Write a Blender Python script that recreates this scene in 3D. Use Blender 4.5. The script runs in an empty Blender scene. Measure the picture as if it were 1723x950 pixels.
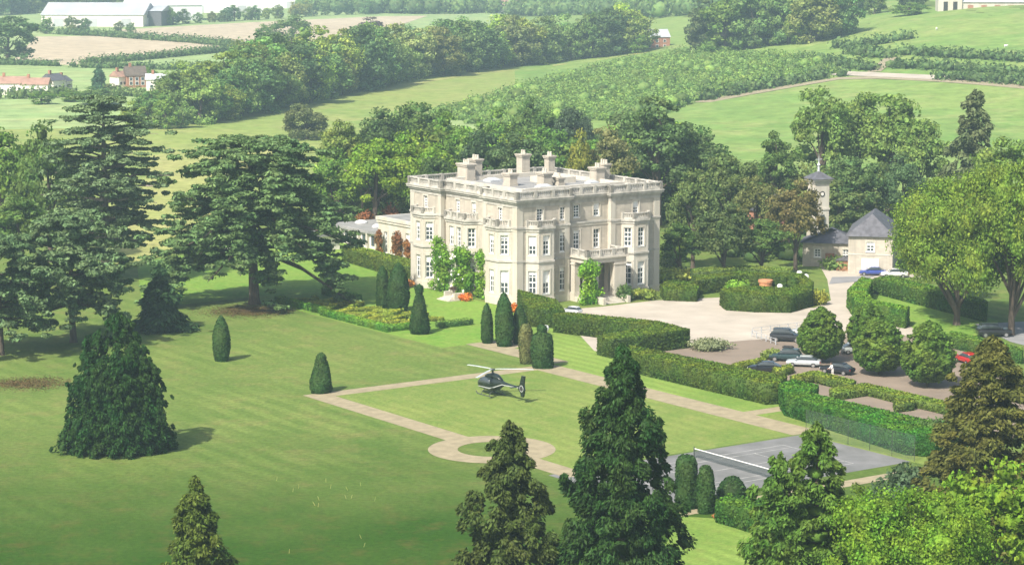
import bpy, bmesh, math, random
import numpy as np
from mathutils import Vector, Matrix
from mathutils.geometry import tessellate_polygon

# ------------------------------------------------------------------ camera, sky, sun, exposure
scene = bpy.context.scene
col = scene.collection
CAM_H = 55.0
FOCAL = 4000.0            # in pixels of a 1723 wide frame
PITCH = math.atan(585.0 / FOCAL)
cd = bpy.data.cameras.new('camera'); cam = bpy.data.objects.new('camera', cd); col.objects.link(cam)
cd.sensor_width = 36.0; cd.lens = FOCAL / 1723 * 36.0; cd.clip_start = 1.0; cd.clip_end = 20000.0
cam.location = (0, 0, CAM_H); cam.rotation_euler = (math.pi / 2 - PITCH, 0, 0)
scene.camera = cam

SUN_AZ = Vector((-0.56, -0.83)).normalized()      # horizontal direction towards the sun
SUN_EL = math.radians(47)
world = bpy.data.worlds.new('World'); scene.world = world; world.use_nodes = True
wn = world.node_tree; wn.nodes.clear()
sky = wn.nodes.new('ShaderNodeTexSky'); sky.sky_type = 'NISHITA'; sky.sun_disc = False
sky.sun_elevation = SUN_EL; sky.sun_rotation = math.atan2(SUN_AZ.x, SUN_AZ.y)
sky.air_density = 1.0; sky.dust_density = 4.0; sky.ozone_density = 1.0
bg = wn.nodes.new('ShaderNodeBackground'); bg.inputs['Strength'].default_value = 0.125
wo = wn.nodes.new('ShaderNodeOutputWorld')
wn.links.new(sky.outputs[0], bg.inputs['Color']); wn.links.new(bg.outputs[0], wo.inputs['Surface'])
sd = bpy.data.lights.new('sun', 'SUN'); sd.energy = 5.0; sd.angle = math.radians(1.0); sd.color = (1.0, 0.94, 0.82)
sun = bpy.data.objects.new('sun', sd); col.objects.link(sun)
sv = Vector((SUN_AZ.x * math.cos(SUN_EL), SUN_AZ.y * math.cos(SUN_EL), math.sin(SUN_EL)))
sun.rotation_euler = sv.to_track_quat('Z', 'Y').to_euler(); sun.location = (-200, -100, 300)
scene.view_settings.view_transform = 'Standard'; scene.view_settings.look = 'None'
scene.view_settings.gamma = 1.0; scene.view_settings.use_curve_mapping = False
scene.view_settings.exposure = 0.64
scene.cycles.volume_bounces = 0; scene.cycles.max_bounces = 6; scene.cycles.diffuse_bounces = 3
scene.cycles.use_denoising = True

# ------------------------------------------------------------------ places
def sst(a, b, x):
    t = np.clip((np.asarray(x, float) - a) / (b - a), 0, 1); return t * t * (3 - 2 * t)
def terr(x, y):
    return 26.0 * sst(520, 1000, y) * sst(0, 230, x)
CP, SP = math.cos(PITCH), math.sin(PITCH)
def ray(px, py):
    a = (px - 861.5) / FOCAL; b = (475 - py) / FOCAL
    return np.array([a, CP + b * SP, -SP + b * CP])
def G(px, py, z=0.0):
    """point of the terrain (plus z) that the survey line through this mark of the photograph meets"""
    d = ray(px, py); f = lambda t: CAM_H + d[2] * t - z - float(terr(d[0] * t, d[1] * t))
    lo = 0.0; step = 10.0
    while f(lo + step) > 0 and lo < 9000: lo += step
    hi = lo + step
    for _ in range(30):
        m = (lo + hi) / 2
        if f(m) > 0: lo = m
        else: hi = m
    return Vector((d[0] * hi, d[1] * hi, CAM_H + d[2] * hi))
def AT(px, dist):
    """ground point at a given distance, in the direction of column px"""
    x = (px - 861.5) / FOCAL * dist * (CP + 0.0); y = dist
    return Vector((x, y, float(terr(x, y))))
def ppm(p):
    return FOCAL / (p[1] * CP - (p[2] - CAM_H) * SP)
def ztop(p, py):
    """height at which a plumb line over p reaches the mark py"""
    b = (475 - py) / FOCAL
    d = (CP + b * SP, -SP + b * CP)
    return CAM_H + d[1] / d[0] * p[1]
PHI = math.radians(35)
U = Vector((math.cos(PHI), math.sin(PHI), 0)); V = Vector((-math.sin(PHI), math.cos(PHI), 0))
NC0 = Vector((0.767, 356.738, 0))         # garden grid origin
def L(a, b, z=0.0): return NC0 + U * a + V * b + Vector((0, 0, z))
RNG = np.random.default_rng(7)

# ------------------------------------------------------------------ object helpers
def tag(o, label=None, cat=None, group=None, kind=None):
    if label: o['label'] = label
    if cat: o['category'] = cat
    if group: o['group'] = group
    if kind: o['kind'] = kind
    return o
def empty(name, loc=(0, 0, 0), rz=0.0, label=None, cat=None, group=None):
    o = bpy.data.objects.new(name, None); col.objects.link(o); o.empty_display_size = 0.5
    o.location = loc; o.rotation_euler = (0, 0, rz)
    return tag(o, label, cat, group)
def link(name, me, parent=None, loc=None, rz=None, color=None):
    o = bpy.data.objects.new(name, me); col.objects.link(o)
    if parent: o.parent = parent
    if loc is not None: o.location = loc
    if rz is not None: o.rotation_euler = (0, 0, rz)
    if color: o.color = (*color, 1)
    return o
class MB:
    """collects faces, builds one mesh"""
    def __init__(s): s.v = []; s.f = []
    def add(s, vs, fs):
        k = len(s.v); s.v += [tuple(p) for p in vs]; s.f += [tuple(i + k for i in f) for f in fs]; return s
    def box(s, x0, x1, y0, y1, z0, z1, taper=0.0):
        t = taper
        return s.add([(x0, y0, z0), (x1, y0, z0), (x1, y1, z0), (x0, y1, z0), (x0 + t, y0 + t, z1), (x1 - t, y0 + t, z1), (x1 - t, y1 - t, z1), (x0 + t, y1 - t, z1)],
                     [(3, 2, 1, 0), (4, 5, 6, 7), (0, 1, 5, 4), (1, 2, 6, 5), (2, 3, 7, 6), (3, 0, 4, 7)])
    def prism(s, poly, z0, z1, cap=True):
        n = len(poly)
        area = sum(poly[i][0] * poly[(i + 1) % n][1] - poly[(i + 1) % n][0] * poly[i][1] for i in range(n))
        if area < 0: poly = poly[::-1]
        vs = [(p[0], p[1], z0) for p in poly] + [(p[0], p[1], z1) for p in poly]
        fs = [(i, (i + 1) % n, n + (i + 1) % n, n + i) for i in range(n)]
        if cap:
            for t in tessellate_polygon([[Vector((p[0], p[1], 0)) for p in poly]]):
                a, b, c = t
                cr = (poly[b][0] - poly[a][0]) * (poly[c][1] - poly[a][1]) - (poly[b][1] - poly[a][1]) * (poly[c][0] - poly[a][0])
                if cr < 0: a, b, c = a, c, b
                fs.append((n + a, n + b, n + c)); fs.append((a, c, b))
        return s.add(vs, fs)
    def tube(s, pts, rad, seg=8, cap=True):
        pts = [Vector(p) for p in pts]; rad = rad if hasattr(rad, '__len__') else [rad] * len(pts)
        k = len(s.v)
        for i, p in enumerate(pts):
            d = (pts[min(i + 1, len(pts) - 1)] - pts[max(i - 1, 0)]).normalized()
            a = d.cross(Vector((0, 0, 1)) if abs(d.z) < .9 else Vector((1, 0, 0))).normalized(); b = d.cross(a)
            for j in range(seg):
                t = 2 * math.pi * j / seg; s.v.append(tuple(p + (a * math.cos(t) + b * math.sin(t)) * rad[i]))
        for i in range(len(pts) - 1):
            for j in range(seg):
                s.f.append((k + i * seg + j, k + i * seg + (j + 1) % seg, k + (i + 1) * seg + (j + 1) % seg, k + (i + 1) * seg + j))
        if cap:
            s.f.append(tuple(k + j for j in range(seg))); s.f.append(tuple(k + (len(pts) - 1) * seg + j for j in reversed(range(seg))))
        return s
    def lathe(s, prof, seg=16, cx=0, cy=0):
        k = len(s.v); n = len(prof)
        for r, z in prof:
            for j in range(seg):
                t = 2 * math.pi * j / seg; s.v.append((cx + r * math.cos(t), cy + r * math.sin(t), z))
        for i in range(n - 1):
            for j in range(seg):
                s.f.append((k + i * seg + j, k + i * seg + (j + 1) % seg, k + (i + 1) * seg + (j + 1) % seg, k + (i + 1) * seg + j))
        s.f.append(tuple(k + j for j in reversed(range(seg)))); s.f.append(tuple(k + (n - 1) * seg + j for j in range(seg)))
        return s
    def mesh(s, name, mat, smooth=False):
        me = bpy.data.meshes.new(name); me.from_pydata(s.v, [], s.f); me.materials.append(mat)
        if smooth: me.polygons.foreach_set('use_smooth', [True] * len(me.polygons))
        me.update(); return me
    def build(s, name, mat, parent=None, loc=None, rz=None, smooth=False, color=None):
        return link(name, s.mesh(name, mat, smooth), parent, loc, rz, color)
def npmesh(name, verts, quads, tris, mat):
    """fast mesh from numpy arrays"""
    me = bpy.data.meshes.new(name); nq = len(quads); nt = len(tris)
    me.vertices.add(len(verts)); me.vertices.foreach_set('co', np.asarray(verts, np.float32).ravel())
    me.loops.add(nq * 4 + nt * 3); me.polygons.add(nq + nt)
    idx = np.concatenate([np.asarray(quads, np.int32).ravel(), np.asarray(tris, np.int32).ravel()])
    me.loops.foreach_set('vertex_index', idx)
    ls = np.concatenate([np.arange(nq) * 4, nq * 4 + np.arange(nt) * 3]).astype(np.int32)
    me.polygons.foreach_set('loop_start', ls)
    me.update(calc_edges=True); me.materials.append(mat); return me

# ------------------------------------------------------------------ materials
def nodemat(name):
    m = bpy.data.materials.new(name); m.use_nodes = True; nt = m.node_tree; nt.nodes.clear()
    out = nt.nodes.new('ShaderNodeOutputMaterial'); return m, nt, out
def nd(nt, t, **kw):
    n = nt.nodes.new(t)
    for k, v in kw.items():
        if k in n.inputs: n.inputs[k].default_value = v
        else: setattr(n, k, v)
    return n
def mixc(nt, fac, a, b, mode='MIX'):
    n = nt.nodes.new('ShaderNodeMix'); n.data_type = 'RGBA'; n.blend_type = mode
    for s, v in ((n.inputs[0], fac), (n.inputs[6], a), (n.inputs[7], b)):
        if isinstance(v, bpy.types.NodeSocket): nt.links.new(v, s)
        else: s.default_value = v if isinstance(v, (int, float)) else (*v[:3], 1)
    return n.outputs[2]
def ramp(nt, src, a, b):
    n = nt.nodes.new('ShaderNodeMapRange'); n.inputs[1].default_value = a; n.inputs[2].default_value = b
    nt.links.new(src, n.inputs[0]); return n.outputs[0]
def noise(nt, scale, detail=4, coord='Object', rough=.6, vec=None):
    tc = nt.nodes.new('ShaderNodeTexCoord'); n = nt.nodes.new('ShaderNodeTexNoise')
    n.inputs['Scale'].default_value = scale; n.inputs['Detail'].default_value = detail; n.inputs['Roughness'].default_value = rough
    nt.links.new(vec if vec else tc.outputs[coord], n.inputs['Vector']); return n.outputs[0]
def solid(name, c, rough=.7, var=.12, scale=1.5, metal=0.0, bump=0.0, c2=None, streak=False):
    """plain surface with blotchy wear"""
    m, nt, out = nodemat(name); b = nd(nt, 'ShaderNodeBsdfPrincipled', Roughness=rough, Metallic=metal)
    vec = None
    if streak:
        tc = nt.nodes.new('ShaderNodeTexCoord'); mp = nt.nodes.new('ShaderNodeMapping'); mp.inputs['Scale'].default_value = (1, 1, .15)
        nt.links.new(tc.outputs['Object'], mp.inputs[0]); vec = mp.outputs[0]
    f = ramp(nt, noise(nt, scale, 5, vec=vec), .3, .72)
    dark = c2 if c2 else tuple(x * (1 - 2.2 * var) for x in c)
    cc = mixc(nt, f, dark, tuple(min(1, x * (1 + var)) for x in c))
    nt.links.new(cc, b.inputs['Base Color']); nt.links.new(b.outputs[0], out.inputs[0])
    if bump:
        bp = nd(nt, 'ShaderNodeBump', Strength=bump, Distance=.05); nt.links.new(noise(nt, scale * 8, 3), bp.inputs['Height']); nt.links.new(bp.outputs[0], b.inputs['Normal'])
    return m
def leafmat(name, trans=.36):
    """foliage: colour comes from the object's own colour, each leaf a little different"""
    m, nt, out = nodemat(name)
    oi = nt.nodes.new('ShaderNodeObjectInfo'); ge = nt.nodes.new('ShaderNodeNewGeometry')
    v = nt.nodes.new('ShaderNodeMapRange'); v.inputs[3].default_value = .85; v.inputs[4].default_value = 2.5
    nt.links.new(ge.outputs['Random Per Island'], v.inputs[0])
    at = nt.nodes.new('ShaderNodeAttribute'); at.attribute_name = 'pale_or_toplit'; tonef = at.outputs['Fac']  # paler leaves: random bushes, and hedge tops with sunlight painted in
    hsv = nd(nt, 'ShaderNodeHueSaturation', Saturation=1.06); tonec = mixc(nt, tonef, oi.outputs['Color'], mixc(nt, 1.0, oi.outputs['Color'], (2.0, 1.8, 1.2), 'MULTIPLY')); nt.links.new(tonec, hsv.inputs['Color']); nt.links.new(v.outputs[0], hsv.inputs['Value'])
    hv = nt.nodes.new('ShaderNodeMapRange'); hv.inputs[1].default_value = .3; hv.inputs[2].default_value = .7; hv.inputs[3].default_value = .475; hv.inputs[4].default_value = .525
    nt.links.new(noise(nt, .35, 2), hv.inputs[0]); nt.links.new(hv.outputs[0], hsv.inputs['Hue'])
    warm = mixc(nt, 1.0, hsv.outputs[0], (1.1, 1.04, .8), 'MULTIPLY')
    d = nd(nt, 'ShaderNodeBsdfPrincipled', Roughness=.6); d.inputs['Specular IOR Level'].default_value = .12
    t = nt.nodes.new('ShaderNodeBsdfTranslucent')
    tcol = mixc(nt, 1.0, warm, (1.15, 1.2, .6), 'MULTIPLY')
    nt.links.new(warm, d.inputs['Base Color']); nt.links.new(tcol, t.inputs[0])
    mx = nt.nodes.new('ShaderNodeMixShader'); mx.inputs[0].default_value = trans
    nt.links.new(d.outputs[0], mx.inputs[1]); nt.links.new(t.outputs[0], mx.inputs[2]); nt.links.new(mx.outputs[0], out.inputs[0])
    return m
def grassmat(name, c1, c2, c3, stripe=0.0, period=2.2, sdir=(1, 0), big=.03, fine=1.2, dry=(.3, .24, .09), dryamt=.25, bump=.35, rough=None):
    m, nt, out = nodemat(name); b = nd(nt, 'ShaderNodeBsdfPrincipled', Roughness=.85); b.inputs['Specular IOR Level'].default_value = .1
    cc = mixc(nt, ramp(nt, noise(nt, big, 4), .38, .62), c1, c2)
    cc = mixc(nt, ramp(nt, noise(nt, big * 5.3, 5), .4, .75), cc, c3)
    dn = nt.nodes.new('ShaderNodeMath'); dn.operation = 'MULTIPLY'; dn.inputs[1].default_value = dryamt
    nt.links.new(ramp(nt, noise(nt, big * 9, 6, rough=.7), .5, .75), dn.inputs[0]); cc = mixc(nt, dn.outputs[0], cc, dry)
    if stripe:
        tc = nt.nodes.new('ShaderNodeTexCoord'); dt = nt.nodes.new('ShaderNodeVectorMath'); dt.operation = 'DOT_PRODUCT'
        nt.links.new(tc.outputs['Object'], dt.inputs[0]); dt.inputs[1].default_value = (sdir[0] * 2 * math.pi / period, sdir[1] * 2 * math.pi / period, 0)
        wob = nt.nodes.new('ShaderNodeMath'); wob.operation = 'MULTIPLY_ADD'; nt.links.new(noise(nt, .08, 2), wob.inputs[0]); wob.inputs[1].default_value = 5.0; nt.links.new(dt.outputs['Value'], wob.inputs[2])
        si = nt.nodes.new('ShaderNodeMath'); si.operation = 'SINE'; nt.links.new(wob.outputs[0], si.inputs[0])
        sf = ramp(nt, si.outputs[0], -.6, .6)
        patch = nt.nodes.new('ShaderNodeMath'); patch.operation = 'MULTIPLY'; nt.links.new(sf, patch.inputs[0]); nt.links.new(ramp(nt, noise(nt, .05, 3), .4, .6), patch.inputs[1])
        cc = mixc(nt, patch.outputs[0], cc, mixc(nt, stripe, cc, tuple(x * 1.5 for x in c3)))
    if rough:                               # lower park: rougher grass with vignette darkening painted into its colour, ragged edge
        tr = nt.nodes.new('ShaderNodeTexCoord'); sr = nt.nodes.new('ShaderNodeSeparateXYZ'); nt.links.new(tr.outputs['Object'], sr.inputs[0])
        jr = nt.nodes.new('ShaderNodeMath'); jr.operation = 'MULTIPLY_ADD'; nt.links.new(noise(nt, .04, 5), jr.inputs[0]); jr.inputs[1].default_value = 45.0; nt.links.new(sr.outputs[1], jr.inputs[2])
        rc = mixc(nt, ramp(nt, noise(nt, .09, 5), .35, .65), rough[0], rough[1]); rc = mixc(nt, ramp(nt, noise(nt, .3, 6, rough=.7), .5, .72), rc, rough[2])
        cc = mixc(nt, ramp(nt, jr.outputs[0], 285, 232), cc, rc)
    fv = nt.nodes.new('ShaderNodeMapRange'); fv.inputs[1].default_value = .25; fv.inputs[2].default_value = .75; fv.inputs[3].default_value = .6; fv.inputs[4].default_value = 1.4
    nt.links.new(noise(nt, fine, 6, rough=.75), fv.inputs[0])
    h = nd(nt, 'ShaderNodeHueSaturation'); nt.links.new(cc, h.inputs['Color']); nt.links.new(fv.outputs[0], h.inputs['Value'])
    nt.links.new(h.outputs[0], b.inputs['Base Color']); nt.links.new(b.outputs[0], out.inputs[0])
    if bump:
        bp = nd(nt, 'ShaderNodeBump', Strength=bump, Distance=.25); nt.links.new(noise(nt, fine * 2.2, 5, rough=.7), bp.inputs['Height']); nt.links.new(bp.outputs[0], b.inputs['Normal'])
    return m
def brickmat(name, c, mortar, bw=.9, bh=.36, var=.2):
    m, nt, out = nodemat(name); b = nd(nt, 'ShaderNodeBsdfPrincipled', Roughness=.85)
    tc = nt.nodes.new('ShaderNodeTexCoord'); mp = nt.nodes.new('ShaderNodeVectorMath'); mp.operation = 'DOT_PRODUCT'
    nt.links.new(tc.outputs['Object'], mp.inputs[0]); mp.inputs[1].default_value = (1, 1, 0)
    sx = nt.nodes.new('ShaderNodeSeparateXYZ'); nt.links.new(tc.outputs['Object'], sx.inputs[0])
    cx = nt.nodes.new('ShaderNodeCombineXYZ'); nt.links.new(mp.outputs['Value'], cx.inputs[0]); nt.links.new(sx.outputs[2], cx.inputs[1])
    br = nt.nodes.new('ShaderNodeTexBrick'); nt.links.new(cx.outputs[0], br.inputs['Vector'])
    br.inputs['Color1'].default_value = (*c, 1); br.inputs['Color2'].default_value = (*[x * (1 - var) for x in c], 1); br.inputs['Mortar'].default_value = (*mortar, 1)
    br.inputs['Scale'].default_value = 1; br.inputs['Brick Width'].default_value = bw; br.inputs['Row Height'].default_value = bh; br.inputs['Mortar Size'].default_value = .012
    st = mixc(nt, ramp(nt, noise(nt, .35, 6), .35, .75), br.outputs[0], tuple(x * .72 for x in c))
    ms = nt.nodes.new('ShaderNodeMapping'); ms.inputs['Scale'].default_value = (1.6, 1.6, .1); nt.links.new(tc.outputs['Object'], ms.inputs[0])
    stm = nt.nodes.new('ShaderNodeMath'); stm.operation = 'MULTIPLY'; stm.inputs[1].default_value = .55; nt.links.new(ramp(nt, noise(nt, 1.0, 5, vec=ms.outputs[0]), .48, .72), stm.inputs[0])
    st = mixc(nt, stm.outputs[0], st, (.25, .225, .185))
    nt.links.new(st, b.inputs['Base Color']); nt.links.new(b.outputs[0], out.inputs[0]); return m
M = {}
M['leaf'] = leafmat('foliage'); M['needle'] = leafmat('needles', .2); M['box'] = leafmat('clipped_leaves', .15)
M['bark'] = solid('bark', (.1, .075, .055), .9, .3, 3, bump=.5, streak=True)
M['palebark'] = solid('pale_bark', (.34, .29, .24), .9, .25, 2, bump=.4, streak=True)
M['lawn'] = grassmat('park_grass', (.078, .135, .024), (.102, .158, .032), (.132, .175, .042), stripe=.28, period=3.0, sdir=(U.x, U.y), big=.022, fine=1.6, dry=(.21, .175, .07), dryamt=.6, rough=((.024, .068, .004), (.034, .078, .007), (.066, .074, .014)))  # rough set: lower lawn colours, deepened to paint in the vignette
M['court_lawn'] = grassmat('court_lawn_grass', (.115, .185, .036), (.14, .196, .044), (.165, .205, .052), stripe=.3, period=2.2, sdir=(U.x, U.y), big=.05, fine=2.2, dry=(.29, .27, .1), dryamt=.45)
M['stripe_lawn'] = grassmat('striped_lawn_grass', (.115, .205, .035), (.15, .225, .045), (.165, .24, .05), stripe=.42, period=1.9, sdir=(U.x, U.y), big=.05, fine=2.2, dryamt=.3)
M['bright_lawn'] = grassmat('bright_grass', (.115, .23, .03), (.145, .25, .038), (.18, .26, .05), big=.06, fine=1.2, dryamt=.2)
M['pasture'] = grassmat('pasture', (.16, .24, .055), (.215, .265, .07), (.24, .27, .085), big=.008, fine=.22, dry=(.34, .3, .13), dryamt=.5, bump=.2)
M['hill'] = grassmat('hill_pasture', (.125, .225, .05), (.165, .25, .06), (.205, .27, .075), big=.006, fine=.2, dry=(.33, .31, .13), dryamt=.5, bump=.2)
M['straw'] = grassmat('dry_pasture', (.22, .275, .075), (.28, .29, .095), (.3, .29, .11), big=.012, fine=.3, dry=(.42, .37, .18), dryamt=.55, bump=.2)
M['stubble'] = grassmat('stubble', (.4, .33, .23), (.44, .37, .265), (.41, .345, .24), big=.006, fine=.12, dry=(.46, .4, .3), dryamt=.5, bump=.1)
M['farfield'] = grassmat('far_meadow', (.2, .3, .11), (.25, .34, .13), (.29, .35, .15), big=.006, fine=.1, dryamt=.3, bump=.1)
M['path'] = solid('path_gravel', (.285, .245, .155), .95, .12, .8, bump=.3, c2=(.21, .178, .11))
M['gravel'] = solid('forecourt_gravel', (.41, .365, .305), .95, .08, .2, bump=.2, c2=(.32, .285, .235))
M['carpark'] = solid('car_park_gravel', (.215, .17, .13), .95, .12, .15, bump=.3, c2=(.155, .122, .093))
M['asphalt'] = solid('asphalt', (.22, .22, .225), .9, .12, .25, bump=.2)
M['court'] = solid('court_asphalt', (.15, .15, .152), .9, .22, .3, bump=.2, c2=(.1, .105, .1))
M['line'] = solid('worn_white_line', (.36, .36, .34), .8, .2, 1.2)
M['stone'] = solid('limestone', (.5, .48, .425), .85, .08, .8, c2=(.42, .38, .31), streak=True)
M['weathered'] = solid('weathered_limestone', (.47, .45, .405), .9, .12, .9, c2=(.27, .26, .23), streak=True)
M['ashlar'] = brickmat('buff_wall', (.5, .455, .38), (.39, .355, .295))
M['white'] = solid('white_paint', (.8, .8, .78), .5, .03)
M['glass'] = solid('window_glass', (.06, .075, .085), .12, .15, .6)
M['lead'] = solid('lead_roof', (.28, .278, .27), .6, .15, .4)
M['slate'] = solid('slate', (.105, .105, .12), .6, .2, 1.2, bump=.3)
M['brownwood'] = solid('brown_timber', (.3, .15, .08), .85, .2, 1.5)
M['terracotta'] = solid('terracotta', (.55, .24, .12), .8, .15, 2)
M['redtile'] = solid('red_tiles', (.33, .2, .15), .85, .15, .6)
M['render'] = solid('pale_render', (.74, .7, .64), .85, .06, .4)
M['brick'] = solid('red_brick', (.36, .17, .11), .9, .2, 1.5)
M['shed'] = solid('timber', (.12, .095, .075), .9, .2, 1)
M['sheet'] = solid('pale_sheet_metal', (.75, .76, .77), .5, .04, .1)
M['greysheet'] = solid('grey_sheet_metal', (.42, .44, .46), .55, .08, .1)
M['dark'] = solid('dark_opening', (.03, .028, .026), .9, .1)
M['soil'] = solid('bare_soil', (.1, .078, .04), .95, .1, .5, bump=.4, c2=(.07, .1, .03))
M['iron'] = solid('dark_iron', (.05, .06, .055), .6, .15)
M['tyre'] = solid('tyre_rubber', (.025, .025, .025), .9, .1)
M['rim'] = solid('alloy', (.5, .5, .5), .35, .1, metal=.8)
M['rotor'] = solid('rotor_grey', (.42, .45, .45), .4, .05)
M['helidark'] = solid('helicopter_green', (.012, .02, .017), .35, .1)
M['stripe'] = solid('stripe_silver', (.28, .3, .29), .4, .05)
M['litter'] = leafmat('leaf_litter', .05)
M['lamp'] = solid('lamp_lens', (.75, .75, .7), .15, .05)
M['redlamp'] = solid('red_lens', (.4, .03, .02), .2, .05)
M['skin'] = solid('skin', (.5, .3, .22), .6, .05)
M['hair'] = solid('hair', (.06, .04, .03), .7, .1)
M['cloth'] = solid('white_cotton', (.78, .78, .76), .9, .05)
M['trouser'] = solid('pale_trousers', (.62, .6, .56), .9, .05)
def paint(name, c):
    m, nt, out = nodemat(name); b = nd(nt, 'ShaderNodeBsdfPrincipled', Roughness=.3, Metallic=.25)
    b.inputs['Coat Weight'].default_value = .6; b.inputs['Coat Roughness'].default_value = .08
    cc = mixc(nt, ramp(nt, noise(nt, 1.2, 4), .3, .7), tuple(x * .85 for x in c), c)
    nt.links.new(cc, b.inputs['Base Color']); nt.links.new(b.outputs[0], out.inputs[0]); return m
# ------------------------------------------------------------------ foliage generators
def unit(n, rng):
    v = rng.normal(size=(n, 3)); return v / np.linalg.norm(v, axis=1, keepdims=True)
def cards(P, Nn, size, rng, aspect=1.5, jit=.5, curl=.25, hang=None):
    """leaf-spray quads at P facing Nn"""
    n = len(P); N2 = Nn + rng.normal(size=(n, 3)) * jit; N2 /= np.linalg.norm(N2, axis=1, keepdims=True) + 1e-9
    R = unit(n, rng)
    A = np.cross(N2, R) if hang is None else hang + R * .45
    if hang is not None: N2 = np.cross(A, np.cross(N2, A)); N2 /= np.linalg.norm(N2, axis=1, keepdims=True) + 1e-9
    A /= np.linalg.norm(A, axis=1, keepdims=True) + 1e-9; B = np.cross(N2, A)
    s = (size if np.isscalar(size) else size[:, None]) * rng.uniform(.6, 1.4, (n, 1)) * .5
    Vv = np.stack([P - A * s * aspect, P + B * s + N2 * s * curl, P + A * s * aspect, P - B * s + N2 * s * curl], 1).reshape(-1, 3)
    return Vv, np.arange(n * 4).reshape(n, 4)
ICO_V = None
def ico():
    global ICO_V, ICO_F
    if ICO_V is None:
        bm = bmesh.new(); bmesh.ops.create_icosphere(bm, subdivisions=1, radius=1)
        ICO_V = np.array([v.co[:] for v in bm.verts]); ICO_F = np.array([[v.index for v in f.verts] for f in bm.faces]); bm.free()
    return ICO_V, ICO_F
def clumps_mesh(name, C, R, per, leaf, seed, mat, jit=.6, core=.55, flat=None, bias=None, aspect=1.5, vary=False, hang=0.0):
    """C centres, R (n,3) radii of clumps; leaves on every clump's surface, a rough core inside"""
    rng = np.random.default_rng(seed); n = len(C)
    idx = np.repeat(np.arange(n), per); d = unit(len(idx), rng)
    if bias is not None:
        b = bias[idx]; flip = (d * b).sum(1) < -.35; d[flip] *= -1
    k = rng.uniform(.55, 1.18, (len(idx), 1))
    P = C[idx] + d * R[idx] * k
    nn = d / R[idx]; nn /= np.linalg.norm(nn, axis=1, keepdims=True)
    if flat is not None: nn = nn * (1 - flat) + np.array([0, 0, 1.0]) * flat
    hv = None
    if hang:                                # sprays point outwards and droop
        hv = d * [1, 1, 0] + (P - P.mean(0)) * [.25, .25, 0] * .5; hv /= np.linalg.norm(hv, axis=1, keepdims=True) + 1e-6; hv = hv * (1 - hang) + np.array([0, 0, -hang])
    Vv, Q = cards(P, nn, leaf, rng, aspect=aspect, jit=jit, hang=hv)
    T = np.zeros((0, 3), int)
    if core:
        iv, jf = ico(); CV = (C[:, None] + iv[None] * R[:, None] * core * rng.uniform(.8, 1.1, (n, len(iv), 1))).reshape(-1, 3)
        NF = len(jf); T = (jf[None] + (np.arange(n) * len(iv))[:, None, None]).reshape(-1, 3) + len(Vv); Vv = np.concatenate([Vv, CV])
    me = npmesh(name, Vv, Q, T, mat)
    if vary:                                # some bushes are a paler kind
        at = me.attributes.new('pale_or_toplit', 'FLOAT', 'FACE'); kv = rng.random(n) ** 1.5 * .4; at.data.foreach_set('value', np.concatenate([kv[idx], np.repeat(kv, NF)]).astype(np.float32))
    return me
def trunk_mesh(name, h, r, limbs, mat, seed, lean=.3):
    rng = np.random.default_rng(seed); m = MB()
    pts = [(rng.normal() * lean * t, rng.normal() * lean * t, h * t - (.3 if t == 0 else 0)) for t in (0, .05, .3, .55, .8, 1)]
    m.tube(pts, [r * 1.35, r, r * .85, r * .65, r * .4, r * .12], 8)
    for (z, tgt) in limbs:
        t = min(.95, z / h); p0 = Vector((0, 0, z)); p1 = Vector(tgt); mid = p0.lerp(p1, .5) + Vector((0, 0, .06 * (p1 - p0).length))
        rr = r * (1 - t) * .55 + .05
        m.tube([p0, mid, p1], [rr, rr * .65, rr * .2], 6)
    return m.mesh(name, mat, True)
PROTO = {}
def broadleaf(key, H=16.0, W=12.0, base=.18, ncl=46, per=110, leaf=.4, seed=1, clr=(.95, 1.75), tall=.5, mat='leaf', bark='bark', limbs=9, skirt=0):
    """rounded crown of leafy clumps"""
    rng = np.random.default_rng(seed); z0 = H * base; cz = z0 + (H - z0) * tall
    d = unit(ncl, rng); d[:, 2] = np.where(d[:, 2] < -.5, -d[:, 2] * .6, d[:, 2])
    rad = rng.uniform(.5, 1.0, (ncl, 1)) ** .55 * .86
    lump = 1 + .16 * np.sin(d[:, :1] * 3.1 + seed) + .12 * np.sin(d[:, 1:2] * 4.3 + seed * 2)
    hz = np.where(d[:, 2:3] > 0, H - cz, cz - z0)
    C = d * rad * lump * np.concatenate([np.full((ncl, 2), W / 2), hz], 1) + [0, 0, cz]
    if skirt:
        a = np.arange(skirt) * 2.4; rr = W / 2 * rng.uniform(.35, .78, skirt); C = np.concatenate([C, np.stack([rr * np.cos(a), rr * np.sin(a), H * rng.uniform(.06, .3, skirt)], 1)]); ncl += skirt
    s = W / 12.0; R = rng.uniform(clr[0] * .75, clr[1] * 1.1, (ncl, 1)) * s * np.array([[1.15, 1.15, .85]])
    cen = np.array([0, 0, cz - .15 * H]); b = C - cen; b /= np.linalg.norm(b, axis=1, keepdims=True)
    crown = clumps_mesh(key + '_crown', C, R, per, leaf, seed + 50, M[mat], bias=b)
    lm = [(z0 * .7 + (H - z0) * .35 * rng.random(), tuple(C[i] * .9 + np.array([0, 0, .1]))) for i in rng.choice(ncl, limbs, False)]
    PROTO[key] = (crown, trunk_mesh(key + '_trunk', H * .86, .028 * H, lm, M[bark], seed), H, W)
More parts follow.
